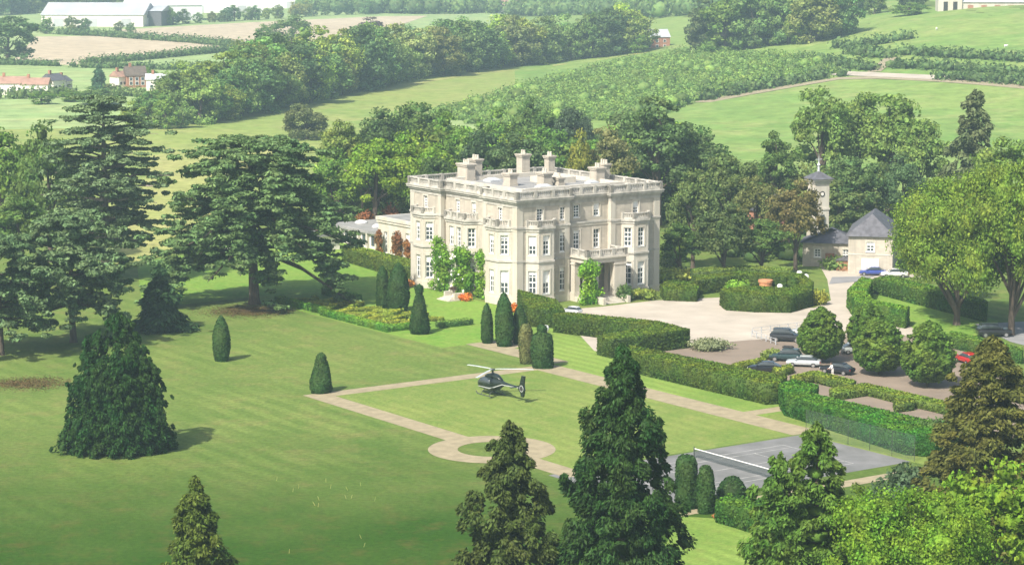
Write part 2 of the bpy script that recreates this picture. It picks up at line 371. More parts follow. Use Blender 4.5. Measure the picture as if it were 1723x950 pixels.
def conifer(key, H=18.0, W=8.0, ncl=170, per=95, leaf=.3, seed=1, power=.85, base=.03, rag=.25, clr=.85, tops=((0, 0, 1.0, 1.0),), droop=.35, mat='needle', mid=0):
    """spired crown: clumps hung in rings down one or several leaders"""
    rng = np.random.default_rng(seed); C = []; R = []
    for (tx, ty, th, tw) in tops:
        n = int(ncl * tw / sum(t[3] for t in tops))
        t = rng.random(n) ** 1.25; t = np.sort(t); h = H * th
        z = h * (base + (1 - base) * t)
        env = (1 - t) ** power * (1 + mid * t * (1 - t) * 4)
        a = np.arange(n) * 2.399 + rng.normal(size=n) * .5
        lump = 1 + rag * np.sin(a * 2 + seed) * np.sin(z * 1.1 + seed) + rng.normal(size=n) * rag * .45
        r = np.maximum(W / 2 * tw ** .5 * env * lump - clr * .35, 0.0)
        C.append(np.stack([tx + r * np.cos(a), ty + r * np.sin(a), z - droop * r * .3], 1))
        s = clr * (.45 + .75 * (1 - t)) * rng.uniform(.5, 1.5, n); R.append(np.stack([s * 1.1, s * 1.1, s * .95], 1))
        C.append(np.array([[tx, ty, h * (1 - .02 * i)] for i in range(4)])); R.append(np.array([[.14 + .1 * i, .14 + .1 * i, .5] for i in range(4)]) * clr)
        zz = np.linspace(H * base + 1, h * .9, 14); C.append(np.stack([np.full(14, tx), np.full(14, ty), zz], 1)); rr = np.maximum(W / 2 * tw ** .5 * (1 - zz / h) ** power * .62, .15); R.append(np.stack([rr, rr, np.full(14, h / 16)], 1))
    C = np.concatenate(C); R = np.concatenate(R)
    b = C * [1, 1, 0]; b /= np.linalg.norm(b, axis=1, keepdims=True) + 1e-6; b = b + [0, 0, .35]
    pr = rng.random(len(C)) < .1; C[pr] = C[pr] * [1.2, 1.2, 1]; R[pr] *= .6
    crown = clumps_mesh(key + '_crown', C, R, per, leaf, seed + 50, M[mat], bias=b, core=.6, jit=.7, aspect=2.3, hang=.42)
    PROTO[key] = (crown, trunk_mesh(key + '_trunk', H * .93, .022 * H, [], M['bark'], seed, .05), H, W)
def cedar(key, H=24.0, W=26.0, seed=1, levels=15, base=.2, per=62, leaf=.36, prof=None, drop=0.0, nb0=9, extra=()):
    """tiers of flat plates on spreading limbs"""
    rng = np.random.default_rng(seed); C = []; R = []; limbs = []
    for k in range(levels):
        t = k / (levels - 1); z = H * (base + (1 - base) * t); rmax = W / 2 * prof(t); nb = max(4, int(nb0 * (.45 + .55 * prof(t))))
        for j in range(nb):
            a = 2 * math.pi * j / nb + k * 1.1 + rng.normal() * .3; r = rmax * rng.uniform(.62, 1.1); dz = rng.normal() * .28
            dk = drop * rng.uniform(.25, 1.1); dr = lambda f: -dk * r * f * f * (1 - .75 * t)
            tip = (r * math.cos(a), r * math.sin(a), z + dz + dr(1)); limbs.append((max(1.0, z - .2 * r), tip)) if j % 2 == 0 else None
            npl = max(2, int(r / .95))
            for q in range(npl):
                f = .3 + .7 * (q + .6) / npl; sp = .5 + 1.5 * f; off = rng.normal(size=2) * sp * .55
                px = rng.uniform(.75, 1.45) * (W / 26) ** .4 * (1.25 - .4 * f)
                C.append([r * f * math.cos(a) + off[0], r * f * math.sin(a) + off[1], z + dz * f + dr(f) + rng.normal() * .16])
                R.append([px, px, .26 * rng.uniform(.7, 1.3)])
    for (ex, ey, ez, z0) in extra:           # long low limbs that hang to the lawn
        r = math.hypot(ex, ey); limbs.append((z0, (ex * .85, ey * .85, ez + (z0 - ez) * .3)))
        for q in range(46):
            f = rng.random() ** .6 * .8 + .22; zz_ = z0 + (ez - z0) * f ** 2.2; px = rng.uniform(.7, 1.4); C.append([ex * f + rng.normal() * 1.1 * f, ey * f + rng.normal() * 1.1 * f, zz_ + rng.normal() * .55]); R.append([px, px, .28])
    for q in range(5): C.append([rng.normal() * .8, rng.normal() * .8, H * (.985 - .012 * q)]); R.append([1.1, 1.1, .35])
    C = np.array(C); R = np.array(R)
    crown = clumps_mesh(key + '_crown', C, R, per, leaf, seed + 9, M['needle'], jit=.4, core=.7, flat=.4, aspect=1.7)
    PROTO[key] = (crown, trunk_mesh(key + '_trunk', H * .95, .03 * H, limbs, M['palebark'] if key.endswith('pale') else M['bark'], seed, .3), H, W)
def egghead(key, H=6.2, W=4.9, base=.13, ncl=340, per=30, leaf=.19, seed=1):
    """clipped egg-shaped head on a short clean stem"""
    rng = np.random.default_rng(seed); d = unit(ncl, rng); z0 = H * base; cz = z0 + (H - z0) * .4
    z = np.where(d[:, 2] > 0, cz + d[:, 2] * (H - cz), cz + d[:, 2] * (cz - z0)); rr = np.sqrt(np.maximum(0, 1 - d[:, 2] ** 2)); rr = np.where(d[:, 2] > 0, rr ** 1.7, rr ** .75)
    a = np.arctan2(d[:, 1], d[:, 0]); C = np.stack([rr * W / 2 * .88 * np.cos(a), rr * W / 2 * .88 * np.sin(a), z], 1) * rng.uniform(.94, 1.03, (ncl, 1))
    C = np.concatenate([C, [[0, 0, cz]]]); R = np.full((ncl + 1, 3), .33) * rng.uniform(.7, 1.25, (ncl + 1, 1)); R[-1] = [W * .4, W * .4, (H - z0) * .42]
    inner = (C[:90] - [0, 0, cz]) * .66 + [0, 0, cz]; C = np.concatenate([C, inner]); R = np.concatenate([R, np.full((90, 3), .62)])
    b = C - [0, 0, cz]; b /= np.linalg.norm(b, axis=1, keepdims=True) + 1e-6
    PROTO[key] = (clumps_mesh(key + '_crown', C, R, per, leaf, seed, M['leaf'], bias=b, core=.85), trunk_mesh(key + '_trunk', H * .6, .14, [], M['bark'], seed, .02), H, W)

def tree(name, key, p, h, w, label, tint, group=None, rz=None, cat='tree'):
    """one tree: an empty at its foot, its trunk and its crown"""
    cr, tr, H, W = PROTO[key]; rz = RNG.random() * 6.28 if rz is None else rz
    e = empty(name, p, rz, label, cat, group); s = (w / W, w / W, h / H)
    o = link('crown', cr, e, color=tint); o.scale = s
    if tr: o = link('trunk', tr, e); o.scale = s
    return e
def tree_px(name, key, px, top, dist, wpx, label, tint, group=None, rz=None, cat='tree'):
    p = AT(px, dist); k = ppm(p); h = ztop(p, top) - p.z
    return tree(name, key, p, h, wpx / k, label, tint, group, rz, cat)
def dist_of(py): return CAM_H * FOCAL / (py + 110.0)

def surface_points(Vv, T, dens, rng):
    a, b, c = Vv[T[:, 0]], Vv[T[:, 1]], Vv[T[:, 2]]; cr = np.cross(b - a, c - a); ar = np.linalg.norm(cr, axis=1) / 2
    n = max(8, int(ar.sum() * dens)); i = rng.choice(len(T), n, p=ar / ar.sum()); r1 = np.sqrt(rng.random(n))[:, None]; r2 = rng.random(n)[:, None]
    return a[i] * (1 - r1) + b[i] * r1 * (1 - r2) + c[i] * r1 * r2, cr[i] / (np.linalg.norm(cr[i], axis=1, keepdims=True) + 1e-9)
def leafy(name, mb, seed, dens=45, leaf=.2, mat='box', jit=.55, bulge=.12, lit_top=True):
    """clipped greenery: the solid shape plus a skin of leaf sprays"""
    rng = np.random.default_rng(seed); V0 = np.array(mb.v); T = []
    for f in mb.f:
        for i in range(1, len(f) - 1): T.append((f[0], f[i], f[i + 1]))
    T = np.array(T); P, Nn = surface_points(V0, T, dens, rng)
    keep = Nn[:, 2] > -.5; P, Nn = P[keep], Nn[keep]
    w = .5 + .5 * np.sin(P[:, 0] * 1.7 + seed) * np.sin(P[:, 1] * 1.3) * np.sin(P[:, 2] * 2.1 + 1)
    P = P + Nn * (rng.uniform(-.03, .06, (len(P), 1)) + bulge * (w[:, None] - .3))
    Vv, Q = cards(P, Nn, leaf, rng, 1.3, jit)
    me = npmesh(name, np.concatenate([Vv, V0]), Q, T + len(Vv), M[mat])
    if lit_top:                                # flat top leaves yellower: new growth, with sunlit lightness painted in
        at = me.attributes.new('pale_or_toplit', 'FLOAT', 'FACE'); vals = np.zeros(len(Q) + len(T), np.float32); vals[:len(Q)] = np.clip((Nn[:, 2] - .6) * 3, 0, 1) * rng.uniform(.4, 1, len(Q)); at.data.foreach_set('value', vals)
    return me
HEDGE = (.03, .052, .012); YEW = (.018, .042, .014); BOXC = (.11, .145, .04)
def hedge_poly(name, pts, h, label, tint=HEDGE, group=None, cat='hedge', z0=0.0, seed=None, leaf=.2, dens=45, batter=.0):
    """hedge from a footprint polygon (world xy)"""
    c = Vector((sum(p[0] for p in pts) / len(pts), sum(p[1] for p in pts) / len(pts), z0))
    mb = MB().prism([(p[0] - c.x, p[1] - c.y) for p in pts], -.02, h)
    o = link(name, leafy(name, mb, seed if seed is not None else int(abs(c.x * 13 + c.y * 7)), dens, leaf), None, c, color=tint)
    return tag(o, label, cat, group)
def hedge_top(name, pxs, h, label, **kw):
    return hedge_poly(name, [G(x, y, h) for x, y in pxs], h, label, **kw)
def hedge_line(name, ab, w, h, label, **kw):
    """hedge of width w along a polyline of ground points"""
    ab = [Vector((p[0], p[1])) for p in ab]; l = []; r = []
    for i, p in enumerate(ab):
        d0 = (p - ab[i - 1]).normalized() if i else (ab[1] - p).normalized(); d1 = (ab[i + 1] - p).normalized() if i < len(ab) - 1 else d0
        n = Vector((-(d0 + d1).y, (d0 + d1).x)).normalized(); k = 1 / max(.45, n.dot(Vector((-d0.y, d0.x))))
        l.append(p + n * w / 2 * k); r.append(p - n * w / 2 * k)
    return hedge_poly(name, l + r[::-1], h, label, **kw)
def topiary(px, py, top, hw, prof, label, name='topiary_cone', tint=YEW, group='clipped topiary on the lawns', cat='topiary'):
    """clipped tree turned from a profile of (radius, height) fractions"""
    p = G(px, py); k = ppm(p); h = ztop(p, top); r = hw / k
    mb = MB().lathe([(max(a * r, .04), b * h) for a, b in prof], 18)
    rr_ = np.random.default_rng(int(px * 7 + py)); ph_ = rr_.uniform(0, 6.28, 6)
    mb.v = [(x * k_, y * k_, z) for x, y, z in mb.v for k_ in (1 + .05 * math.sin(2 * math.atan2(y, x) + ph_[0] + z) + .045 * math.sin(3 * math.atan2(y, x) + ph_[1] - z * 1.7) + .04 * math.sin(z * 3.1 + ph_[2]),)]
    mb.v = [(x + (z / h) * .12 * math.cos(ph_[3]), y + (z / h) * .12 * math.sin(ph_[3]), z) for x, y, z in mb.v]
    e = empty(name, p, 0, label, cat, group)
    link('crown', leafy('crown', mb, int(px), 60, .17, lit_top=False), e, color=tint)
    MB().tube([(0, 0, -.1), (0, 0, h * .3)], .12, 6).build('trunk', M['bark'], e)
    return e
P_POINT = [(.72, 0), (.92, .12), (1, .3), (.93, .55), (.7, .78), (.32, .94), (.05, 1)]
P_CONE = [(.85, 0), (1, .08), (.92, .3), (.72, .6), (.5, .85), (.36, .95), (.1, 1)]
P_BALL = [(.8, 0), (1, .1), (.95, .3), (.7, .55), (.42, .74), (.3, .8), (.4, .86), (.42, .93), (.25, .98), (.05, 1)]
P_DRUM = [(.85, 0), (.96, .1), (1, .4), (.92, .7), (.75, .9), (.5, .985), (.1, 1)]
P_NOB = [(.85, 0), (.98, .12), (1, .4), (.92, .62), (.75, .76), (.45, .8), (.38, .84), (.42, .92), (.3, .98), (.05, 1)]
P_DOME = [(.9, 0), (1, .2), (.95, .5), (.75, .8), (.45, .95), (.05, 1)]

# ------------------------------------------------------------------ terrain, fields, paths
def sheet(name, pts, z, mat, grid=None):
    """flat or draped sheet over world-xy polygon"""
    if grid is None:
        n = len(pts); vs = [(p[0], p[1], z) for p in pts]
        fs = []
        for t in tessellate_polygon([[Vector((p[0], p[1], 0)) for p in pts]]):
            a, b, c = t
            if (vs[b][0] - vs[a][0]) * (vs[c][1] - vs[a][1]) - (vs[b][1] - vs[a][1]) * (vs[c][0] - vs[a][0]) < 0: b, c = c, b
            fs.append((a, b, c))
        me = bpy.data.meshes.new(name); me.from_pydata(vs, [], fs); me.materials.append(mat)
        return tag(link(name, me), kind='structure')
    bm = bmesh.new(); vv = [bm.verts.new((p[0], p[1], 0)) for p in pts]; bm.faces.new(vv)
    xs = [p[0] for p in pts]; ys = [p[1] for p in pts]
    for ax, lo, hi in ((0, min(xs), max(xs)), (1, min(ys), max(ys))):
        k = math.floor(lo / grid) * grid
        while k < hi:
            co = Vector((k, 0, 0)) if ax == 0 else Vector((0, k, 0)); no = Vector((1, 0, 0)) if ax == 0 else Vector((0, 1, 0))
            bmesh.ops.bisect_plane(bm, geom=bm.verts[:] + bm.edges[:] + bm.faces[:], plane_co=co, plane_no=no); k += grid
    for v in bm.verts: v.co.z = float(terr(v.co.x, v.co.y)) + z
    bmesh.ops.recalc_face_normals(bm, faces=bm.faces[:])
    me = bpy.data.meshes.new(name); bm.to_mesh(me); bm.free(); me.materials.append(mat)
    if me.polygons and me.polygons[0].normal.z < 0: me.flip_normals()
    return tag(link(name, me), kind='structure')
def gx(pxs): return [G(x, y) for x, y in pxs]
# the ground: one sheet to the horizon, finer where it rises
xs = np.concatenate([np.linspace(-4000, -400, 10), np.linspace(-300, 600, 91), np.linspace(800, 4000, 9)])
ys = np.concatenate([np.linspace(-400, 500, 10), np.linspace(510, 1100, 60), np.linspace(1200, 7000, 20)])
XX, YY = np.meshgrid(xs, ys); ZZ = terr(XX, YY); nx, ny = len(xs), len(ys)
I = np.arange(nx * ny).reshape(ny, nx); Q = np.stack([I[:-1, :-1], I[:-1, 1:], I[1:, 1:], I[1:, :-1]], -1).reshape(-1, 4)
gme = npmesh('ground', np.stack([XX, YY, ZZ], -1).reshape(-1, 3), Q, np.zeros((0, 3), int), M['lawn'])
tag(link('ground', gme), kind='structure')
sheet('plain', [(-4000, 560), (-4000, 7000), (0, 7000), (0, 560)], .02, M['farfield'])
sheet('hillside', [(0, 525), (0, 1600), (700, 1600), (700, 525)], .05, M['hill'], 20)
sheet('pasture', gx([(-300, 330), (-300, 205), (245, 205), (330, 200), (450, 175), (570, 150), (690, 120), (800, 105), (950, 92), (1090, 80), (1135, 104), (700, 215), (560, 260), (540, 345), (330, 350), (240, 440), (195, 445), (150, 300)]), .08, M['pasture'])
sheet('dry_pasture', gx([(195, 440), (245, 300), (250, 262), (420, 240), (480, 240), (380, 330), (330, 400), (250, 440)]), .1, M['straw'])
sheet('hill_pasture', gx([(1100, 215), (1190, 172), (1410, 138), (1500, 136), (1723, 150), (1900, 160), (1950, 330), (1100, 330)]), .14, M['hill'], 20)
sheet('upper_pasture', gx([(1440, 90), (1450, 60), (1480, 22), (1560, 18), (1900, 14), (1960, 95), (1723, 90), (1500, 84)]), .1, M['hill'], 20)
sheet('meadow', gx([(-120, 220), (-120, 168), (260, 165), (260, 215)]), .11, M['farfield'])
sheet('meadow', gx([(-200, 152), (-150, 112), (110, 110), (300, 118), (360, 122), (250, 146), (60, 150)]), .05, M['farfield'])
sheet('stubble_field', gx([(20, 105), (60, 62), (230, 60), (390, 80), (250, 98), (120, 110)]), .07, M['stubble'])
sheet('stubble_field', gx([(190, 51), (420, 38), (640, 28), (720, 27), (620, 60), (560, 72), (440, 80), (300, 66)]), .09, M['stubble'])
sheet('meadow', gx([(220, 110), (330, 98), (500, 83), (545, 84), (400, 104), (330, 113)]), .06, M['farfield'])
# track along the hill and over the long field
def ribbon(name, pxs, w, z, mat, grid=None):
    p = [Vector((q.x, q.y)) for q in gx(pxs)]; l = []; r = []
    for i, q in enumerate(p):
        d = (p[min(i + 1, len(p) - 1)] - p[max(i - 1, 0)]).normalized(); n = Vector((-d.y, d.x)); l.append(q + n * w / 2); r.append(q - n * w / 2)
    for i in range(len(p) - 1): pass
    return sheet(name, l + r[::-1], z, mat, grid)
ribbon('track', [(1180, 173), (1250, 160), (1330, 146), (1410, 133), (1490, 131), (1590, 136), (1723, 147), (1850, 160)], 7, .2, M['path'], 20)
ribbon('track', [(1410, 124), (1480, 127), (1585, 132)], 8, .24, M['gravel'], 20)
ribbon('track', [(1470, 122), (1488, 108), (1500, 98)], 5, .22, M['path'], 20)
ribbon('track', [(640, 150), (800, 124), (950, 108), (1090, 88)], 5, .1, M['straw'], 20)
# the garden
sheet('lawn', [L(-61.2, -48.9), L(-31.2, -48.9), L(-31.2, -97.5), L(-61.2, -97.5)], .006, M['court_lawn'])
sheet('lawn', [L(-27.2, -30), L(-12, -22), L(-12, -60), L(-16, -90), L(-27.2, -97.5)], .006, M['stripe_lawn'])
sheet('lawn', [L(-29.9, -88), L(-18, -87), L(-18, -118), L(-29.9, -118)], .0075, M['court_lawn'])
sheet('lawn', [L(-32, 26), L(-32, -28), L(-6, -28), L(-3, 45), L(-25, 50)], .005, M['bright_lawn'])
sheet('lawn', gx([(240, 520), (230, 440), (560, 395), (700, 440), (600, 475), (420, 500)]), .008, M['bright_lawn'])
sheet('lawn', gx([(1040, 1040), (1150, 868), (1330, 880), (1600, 980), (1600, 1040)]), .006, M['stripe_lawn'])
path_z = .016
sheet('path', [L(-64.2, -46.3), L(-27.2, -46.3), L(-27.2, -48.9), L(-61.2, -48.9), L(-61.2, -79), L(-64.2, -79)], path_z, M['path'])
sheet('path', [L(-31.2, -48.9), L(-27.2, -48.9), L(-27.2, -84.5), L(-21.5, -84.5), L(-21.5, -86.7), L(-27.2, -86.7), L(-27.2, -97.6), L(-31.2, -97.6)], path_z, M['path'])
sheet('path', [L(-27.9, -46.3), L(-24.3, -46.3), L(-24.3, -34), L(-16, -30), L(-16, -27.5), L(-27.9, -27.5)], path_z, M['path'])
cc = L(-62.7, -84.4)
ang = [2 * math.pi * i / 64 for i in range(64)]
mb = MB()
mb.add([(cc.x + 6.9 * math.cos(t), cc.y + 6.9 * math.sin(t), path_z + .006) for t in ang] + [(cc.x + 3.7 * math.cos(t), cc.y + 3.7 * math.sin(t), path_z + .006) for t in ang], [(i, (i + 1) % 64, 64 + (i + 1) % 64, 64 + i) for i in range(64)])
tag(mb.build('path', M['path']), kind='structure')
sheet('path', [L(-64.2, -90), L(-61.2, -90), L(-61.2, -100), L(-64.2, -100)], path_z, M['path'])
sheet('path', [L(-66, -119.5), L(-22, -119.5), L(-22, -117.4), L(-66, -117.4)], path_z, M['path'])
sheet('path', gx([(1140, 857), (1200, 851), (1215, 860), (1150, 866)]), path_z + .01, M['path'])
FORE = [(945, 530), (960, 520), (1010, 516), (1105, 505), (1215, 500), (1300, 512), (1370, 518), (1398, 505), (1392, 470), (1380, 448), (1405, 440), (1475, 452), (1560, 465), (1440, 470), (1425, 500), (1450, 525), (1530, 548), (1580, 572), (1500, 580), (1260, 575), (1100, 600), (1000, 590)]
sheet('forecourt', gx(FORE), .012, M['gravel'])
sheet('car_park', gx([(1040, 605), (1165, 580), (1260, 572), (1480, 560), (1580, 570), (1700, 610), (1760, 700), (1700, 740), (1560, 728), (1330, 655)]), .02, M['carpark'])
sheet('lawn', gx([(1460, 480), (1480, 490), (1530, 500), (1640, 525), (1680, 540), (1640, 575), (1560, 568), (1530, 548), (1440, 510), (1440, 485)]), .026, M['bright_lawn'])
sheet('road', gx([(1640, 545), (1740, 540), (1800, 560), (1800, 600), (1700, 575)]), .03, M['asphalt'])
sheet('road', gx([(1395, 478), (1440, 474), (1475, 464), (1400, 466)]), .03, M['asphalt'])
def ragged(cx, cy, rx, ry, seed, n=90):
    r_ = np.random.default_rng(seed); ph = r_.uniform(0, 6.28, 12); am = r_.uniform(.02, .11, 12)
    f = lambda t: 1 + sum(am[k] * math.sin((k + 2) * t + ph[k]) * 2.2 / (1 + .25 * k) for k in range(12))
    return [Vector((cx + rx * math.cos(t) * f(t), cy + ry * math.sin(t) * f(t), 0)) for t in [2 * math.pi * q / n for q in range(n)]]
# brown needle litter below the cedars, thinning outwards; left patch has shade painted in
for seed_, q, sx, sy, n, lab in ((3, AT(412, 347), 5.5, 5.0, 9000, 'brown needle litter under the broad cedar'), (5, G(45, 645), 4.6, 3.6, 4200, 'brown needle litter with painted shade on the lawn at the far left')):
    r_ = np.random.default_rng(seed_); P = np.stack([q.x + r_.normal(size=n) * sx * .55, q.y + r_.normal(size=n) * sy * .55, r_.uniform(.01, .05, n)], 1)
    Vv, Qd = cards(P, np.tile([0, 0, 1.0], (n, 1)), .12, r_, 1.8, .25); tag(link('needle_litter', npmesh('needle_litter', Vv, Qd, np.zeros((0, 3), int), M['litter']), color=(.055, .043, .022)), lab, 'litter', kind='stuff')
# tennis court
sheet('tennis_court', [L(-65, -98), L(-29.9, -98), L(-29.9, -114.8), L(-65, -114.8)], .012, M['court'])
cl = MB()
def cline(a0, a1, b0, b1):
    q = [L(a0, b0, .02), L(a1, b0, .02), L(a1, b1, .02), L(a0, b1, .02)]; cl.add(q, [(0, 3, 2, 1)])
x0, x1, y0, y1 = -59.2, -35.4, -111.9, -100.9
w = .13
for b in (y0, y0 + 1.37, y1 - 1.37, y1): cline(x0, x1, b - w / 2, b + w / 2)
for a in (x0, x1 - w): cline(a, a + w, y0 + w / 2, y0 + 1.37 - w / 2); cline(a, a + w, y0 + 1.37 + w / 2, y1 - 1.37 - w / 2); cline(a, a + w, y1 - 1.37 + w / 2, y1 - w / 2)
for a in (-53.7, -40.9): cline(a, a + w, y0 + 1.37 + w / 2, y1 - 1.37 - w / 2)
cline(-53.5, -41.0, (y0 + y1) / 2, (y0 + y1) / 2 + w)
for f in cl.f: pass
tag(cl.build('court_markings', M['line']), kind='structure')
# ------------------------------------------------------------------ the mansion
HW, HD = 27.0, 29.3                       # front length (along U), side length (along V)
HZ0 = .8
HN = G(870, 506, HZ0)
house = empty('mansion', HN, PHI, 'large cream stone mansion with balustraded flat roof and many chimneys', 'mansion')
Z1, Z2, ZC, ZP = 5.9, 10.8, 14.9, 16.35     # string courses, cornice, parapet top
def offs(poly, d):
    """mitred outward offset of a counter-clockwise polygon"""
    n = len(poly); out = []
    for i in range(n):
        p0, p, p1 = Vector(poly[i - 1]), Vector(poly[i]), Vector(poly[(i + 1) % n])
        a = (p - p0).normalized(); b = (p1 - p).normalized(); na = Vector((a.y, -a.x)); nb = Vector((b.y, -b.x))
        m = (na + nb); m = m / max(.3, m.length_squared) * 2 * .5
        k = 1 / max(.3, (na + nb).normalized().dot(na)); out.append(tuple(p + (na + nb).normalized() * d * k))
    return out
RC = .9                                   # depth of the recessed middles
FOOT = [(0, 0), (9.6, 0), (9.6, RC), (17.6, RC), (17.6, 0), (HW, 0), (HW, HD), (0, HD), (0, 20.6), (RC, 20.6), (RC, 8.8), (0, 8.8)]
win_cache = {}
def window(parent, w, h, pos, ang, rows=4, name='window'):
    """sash window: white frame with glazing bars and glass, set in its opening; local -y looks out"""
    key = (round(w, 2), round(h, 2), rows)
    if key not in win_cache:
        fr = MB(); t = .13
        fr.box(-w / 2, -w / 2 + t, -.06, .06, 0, h).box(w / 2 - t, w / 2, -.06, .06, 0, h).box(-w / 2 + t, w / 2 - t, -.06, .06, 0, t).box(-w / 2 + t, w / 2 - t, -.06, .06, h - t, h).box(-w / 2 - .12, w / 2 + .12, -.24, -.07, -.14, .0)
        br = MB(); b = .1
        br.box(-b / 2, b / 2, -.03, .02, t, h - t)
        for r in range(1, rows):
            z = t + (h - 2 * t) * r / rows; hb = b * (1.5 if r == rows // 2 else 1) / 2
            br.box(-w / 2 + t, -b / 2, -.03, .02, z - hb, z + hb).box(b / 2, w / 2 - t, -.03, .02, z - hb, z + hb)
        gl = MB().box(-w / 2 + t, w / 2 - t, .03, .05, t, h - t)
        bls = [MB().box(-w / 2 + t + .02, w / 2 - t - .02, .022, .029, h * fb, h - t).mesh('blind', M['white']) for fb in (.45, .68, .82)] + [None]
        win_cache[key] = (fr.mesh('window', M['white']), br.mesh('glazing_bars', M['white']), gl.mesh('pane', M['glass']), bls)
    f, b, g, bl = win_cache[key]
    o = link(name, f, parent, pos, ang); link('glazing_bars', b, o); link('pane', g, o); bq = bl[int(RNG.integers(4))]; bq and link('blind', bq, o)
    return o
wall = MB(); trim = MB()
def facade(p0, p1, z0, z1, ops, depth=.3, target=None, parent=None, rows=4, sur=True):
    """wall face from p0 to p1 (outside on the right hand) with window openings (centre, width, sill, height)"""
    m = target or wall; p0 = Vector(p0); p1 = Vector(p1); d = (p1 - p0); ln = d.length; d.normalize(); n = Vector((d.y, -d.x))
    cx = sorted({0, ln} | {c - w / 2 for c, w, s, h in ops} | {c + w / 2 for c, w, s, h in ops}); cz = sorted({z0, z1} | {s for c, w, s, h in ops} | {s + h for c, w, s, h in ops})
    pt = lambda x, z, y=0.0: (p0.x + d.x * x - n.x * y, p0.y + d.y * x - n.y * y, z)
    for i in range(len(cx) - 1):
        for j in range(len(cz) - 1):
            mx, mz = (cx[i] + cx[i + 1]) / 2, (cz[j] + cz[j + 1]) / 2
            if any(abs(mx - c) < w / 2 and s < mz < s + h for c, w, s, h in ops): continue
            m.add([pt(cx[i], cz[j]), pt(cx[i + 1], cz[j]), pt(cx[i + 1], cz[j + 1]), pt(cx[i], cz[j + 1])], [(0, 1, 2, 3)])
    a = math.atan2(d.y, d.x)
    for c, w, s, h in ops:
        l, r, t = c - w / 2, c + w / 2, s + h
        for q in ([(l, s), (l, t)], [(l, t), (r, t)], [(r, t), (r, s)], [(r, s), (l, s)]):
            (xa, za), (xb, zb) = q; m.add([pt(xa, za), pt(xb, zb), pt(xb, zb, depth), pt(xa, za, depth)], [(0, 1, 2, 3)])
        if sur:                           # stone surround
            for (xa, xb, za, zb) in ((l - .22, l, s, t + .22), (r, r + .22, s, t + .22), (l, r, t, t + .22), (l - .3, r + .3, t + .22, t + .34)):
                q = [pt(xa, za, -.07), pt(xb, za, -.07), pt(xb, zb, -.07), pt(xa, zb, -.07), pt(xa, za), pt(xb, za), pt(xb, zb), pt(xa, zb)]
                trim.add(q, [(0, 1, 2, 3), (0, 4, 5, 1), (1, 5, 6, 2), (2, 6, 7, 3), (3, 7, 4, 0)])
        window(parent or house, w, h, pt(c, s, depth - .08), a, rows)
WG, W1, W2 = (1.25, .9, 3.5), (1.2, 6.8, 2.9), (1.15, 11.7, 1.9)      # width, sill, height for each storey
def col_ops(c, st='012'): return [(c,) + {'0': WG, '1': W1, '2': W2}[s] for s in st]
# walls of the block, faces listed counter-clockwise (front = y 0, garden side = x 0)
facade((0, 0), (9.6, 0), -HZ0, ZC, col_ops(4.2, '2') + col_ops(8.5))
facade((9.6, 0), (9.6, RC), -HZ0, ZC, [])
facade((9.6, RC), (17.6, RC), -HZ0, ZC, col_ops(2.1, '12') + col_ops(5.9, '12'))
facade((17.6, RC), (17.6, 0), -HZ0, ZC, [])
facade((17.6, 0), (HW, 0), -HZ0, ZC, col_ops(4.8, '2'))
facade((HW, 0), (HW, HD), -HZ0, ZC, [o for c in (4, 9, 14, 19, 24) for o in col_ops(c)])
facade((HW, HD), (0, HD), -HZ0, ZC, [o for c in (4, 9, 14, 19, 24) for o in col_ops(c)])
facade((0, HD), (0, 20.6), -HZ0, ZC, col_ops(4.3, '2'))
facade((0, 20.6), (RC, 20.6), -HZ0, ZC, [])
facade((RC, 20.6), (RC, 8.8), -HZ0, ZC, col_ops(3.4, '2') + col_ops(7.8, '2') + col_ops(11.0, '12'))
facade((RC, 8.8), (0, 8.8), -HZ0, ZC, [])
facade((0, 8.8), (0, 0), -HZ0, ZC, col_ops(4.4, '2'))
# bays: three-sided, two storeys high, with a balustrade on top
bay_poly = []
def bay(p0, p1, proj, side, parent):
    p0, p1 = Vector(p0), Vector(p1); d = (p1 - p0).normalized(); n = Vector((d.y, -d.x))
    q = [p0, p0 + d * side + n * proj, p1 - d * side + n * proj, p1]; m = MB()
    for a, b in zip(q[:-1], q[1:]):
        l = (b - a).length
        cs = [l / 2] if l < 4 else [l * .3, l * .7]
        facade(a, b, -HZ0, Z2, [o for c in cs for o in col_ops(c, '01')], target=m, depth=.28)
    poly = [tuple(x) for x in q]; return m, poly
bays = [((1.6, 0), (7.0, 0), 1.5, 1.3), ((19.6, 0), (25.0, 0), 1.5, 1.3), ((0, 27.6), (0, 22.2), 1.5, 1.3), ((RC, 19.2), (RC, 11.6), 1.7, 1.2), ((0, 7.4), (0, 1.6), 1.5, 1.3)]
balu = MB(); rail = MB()
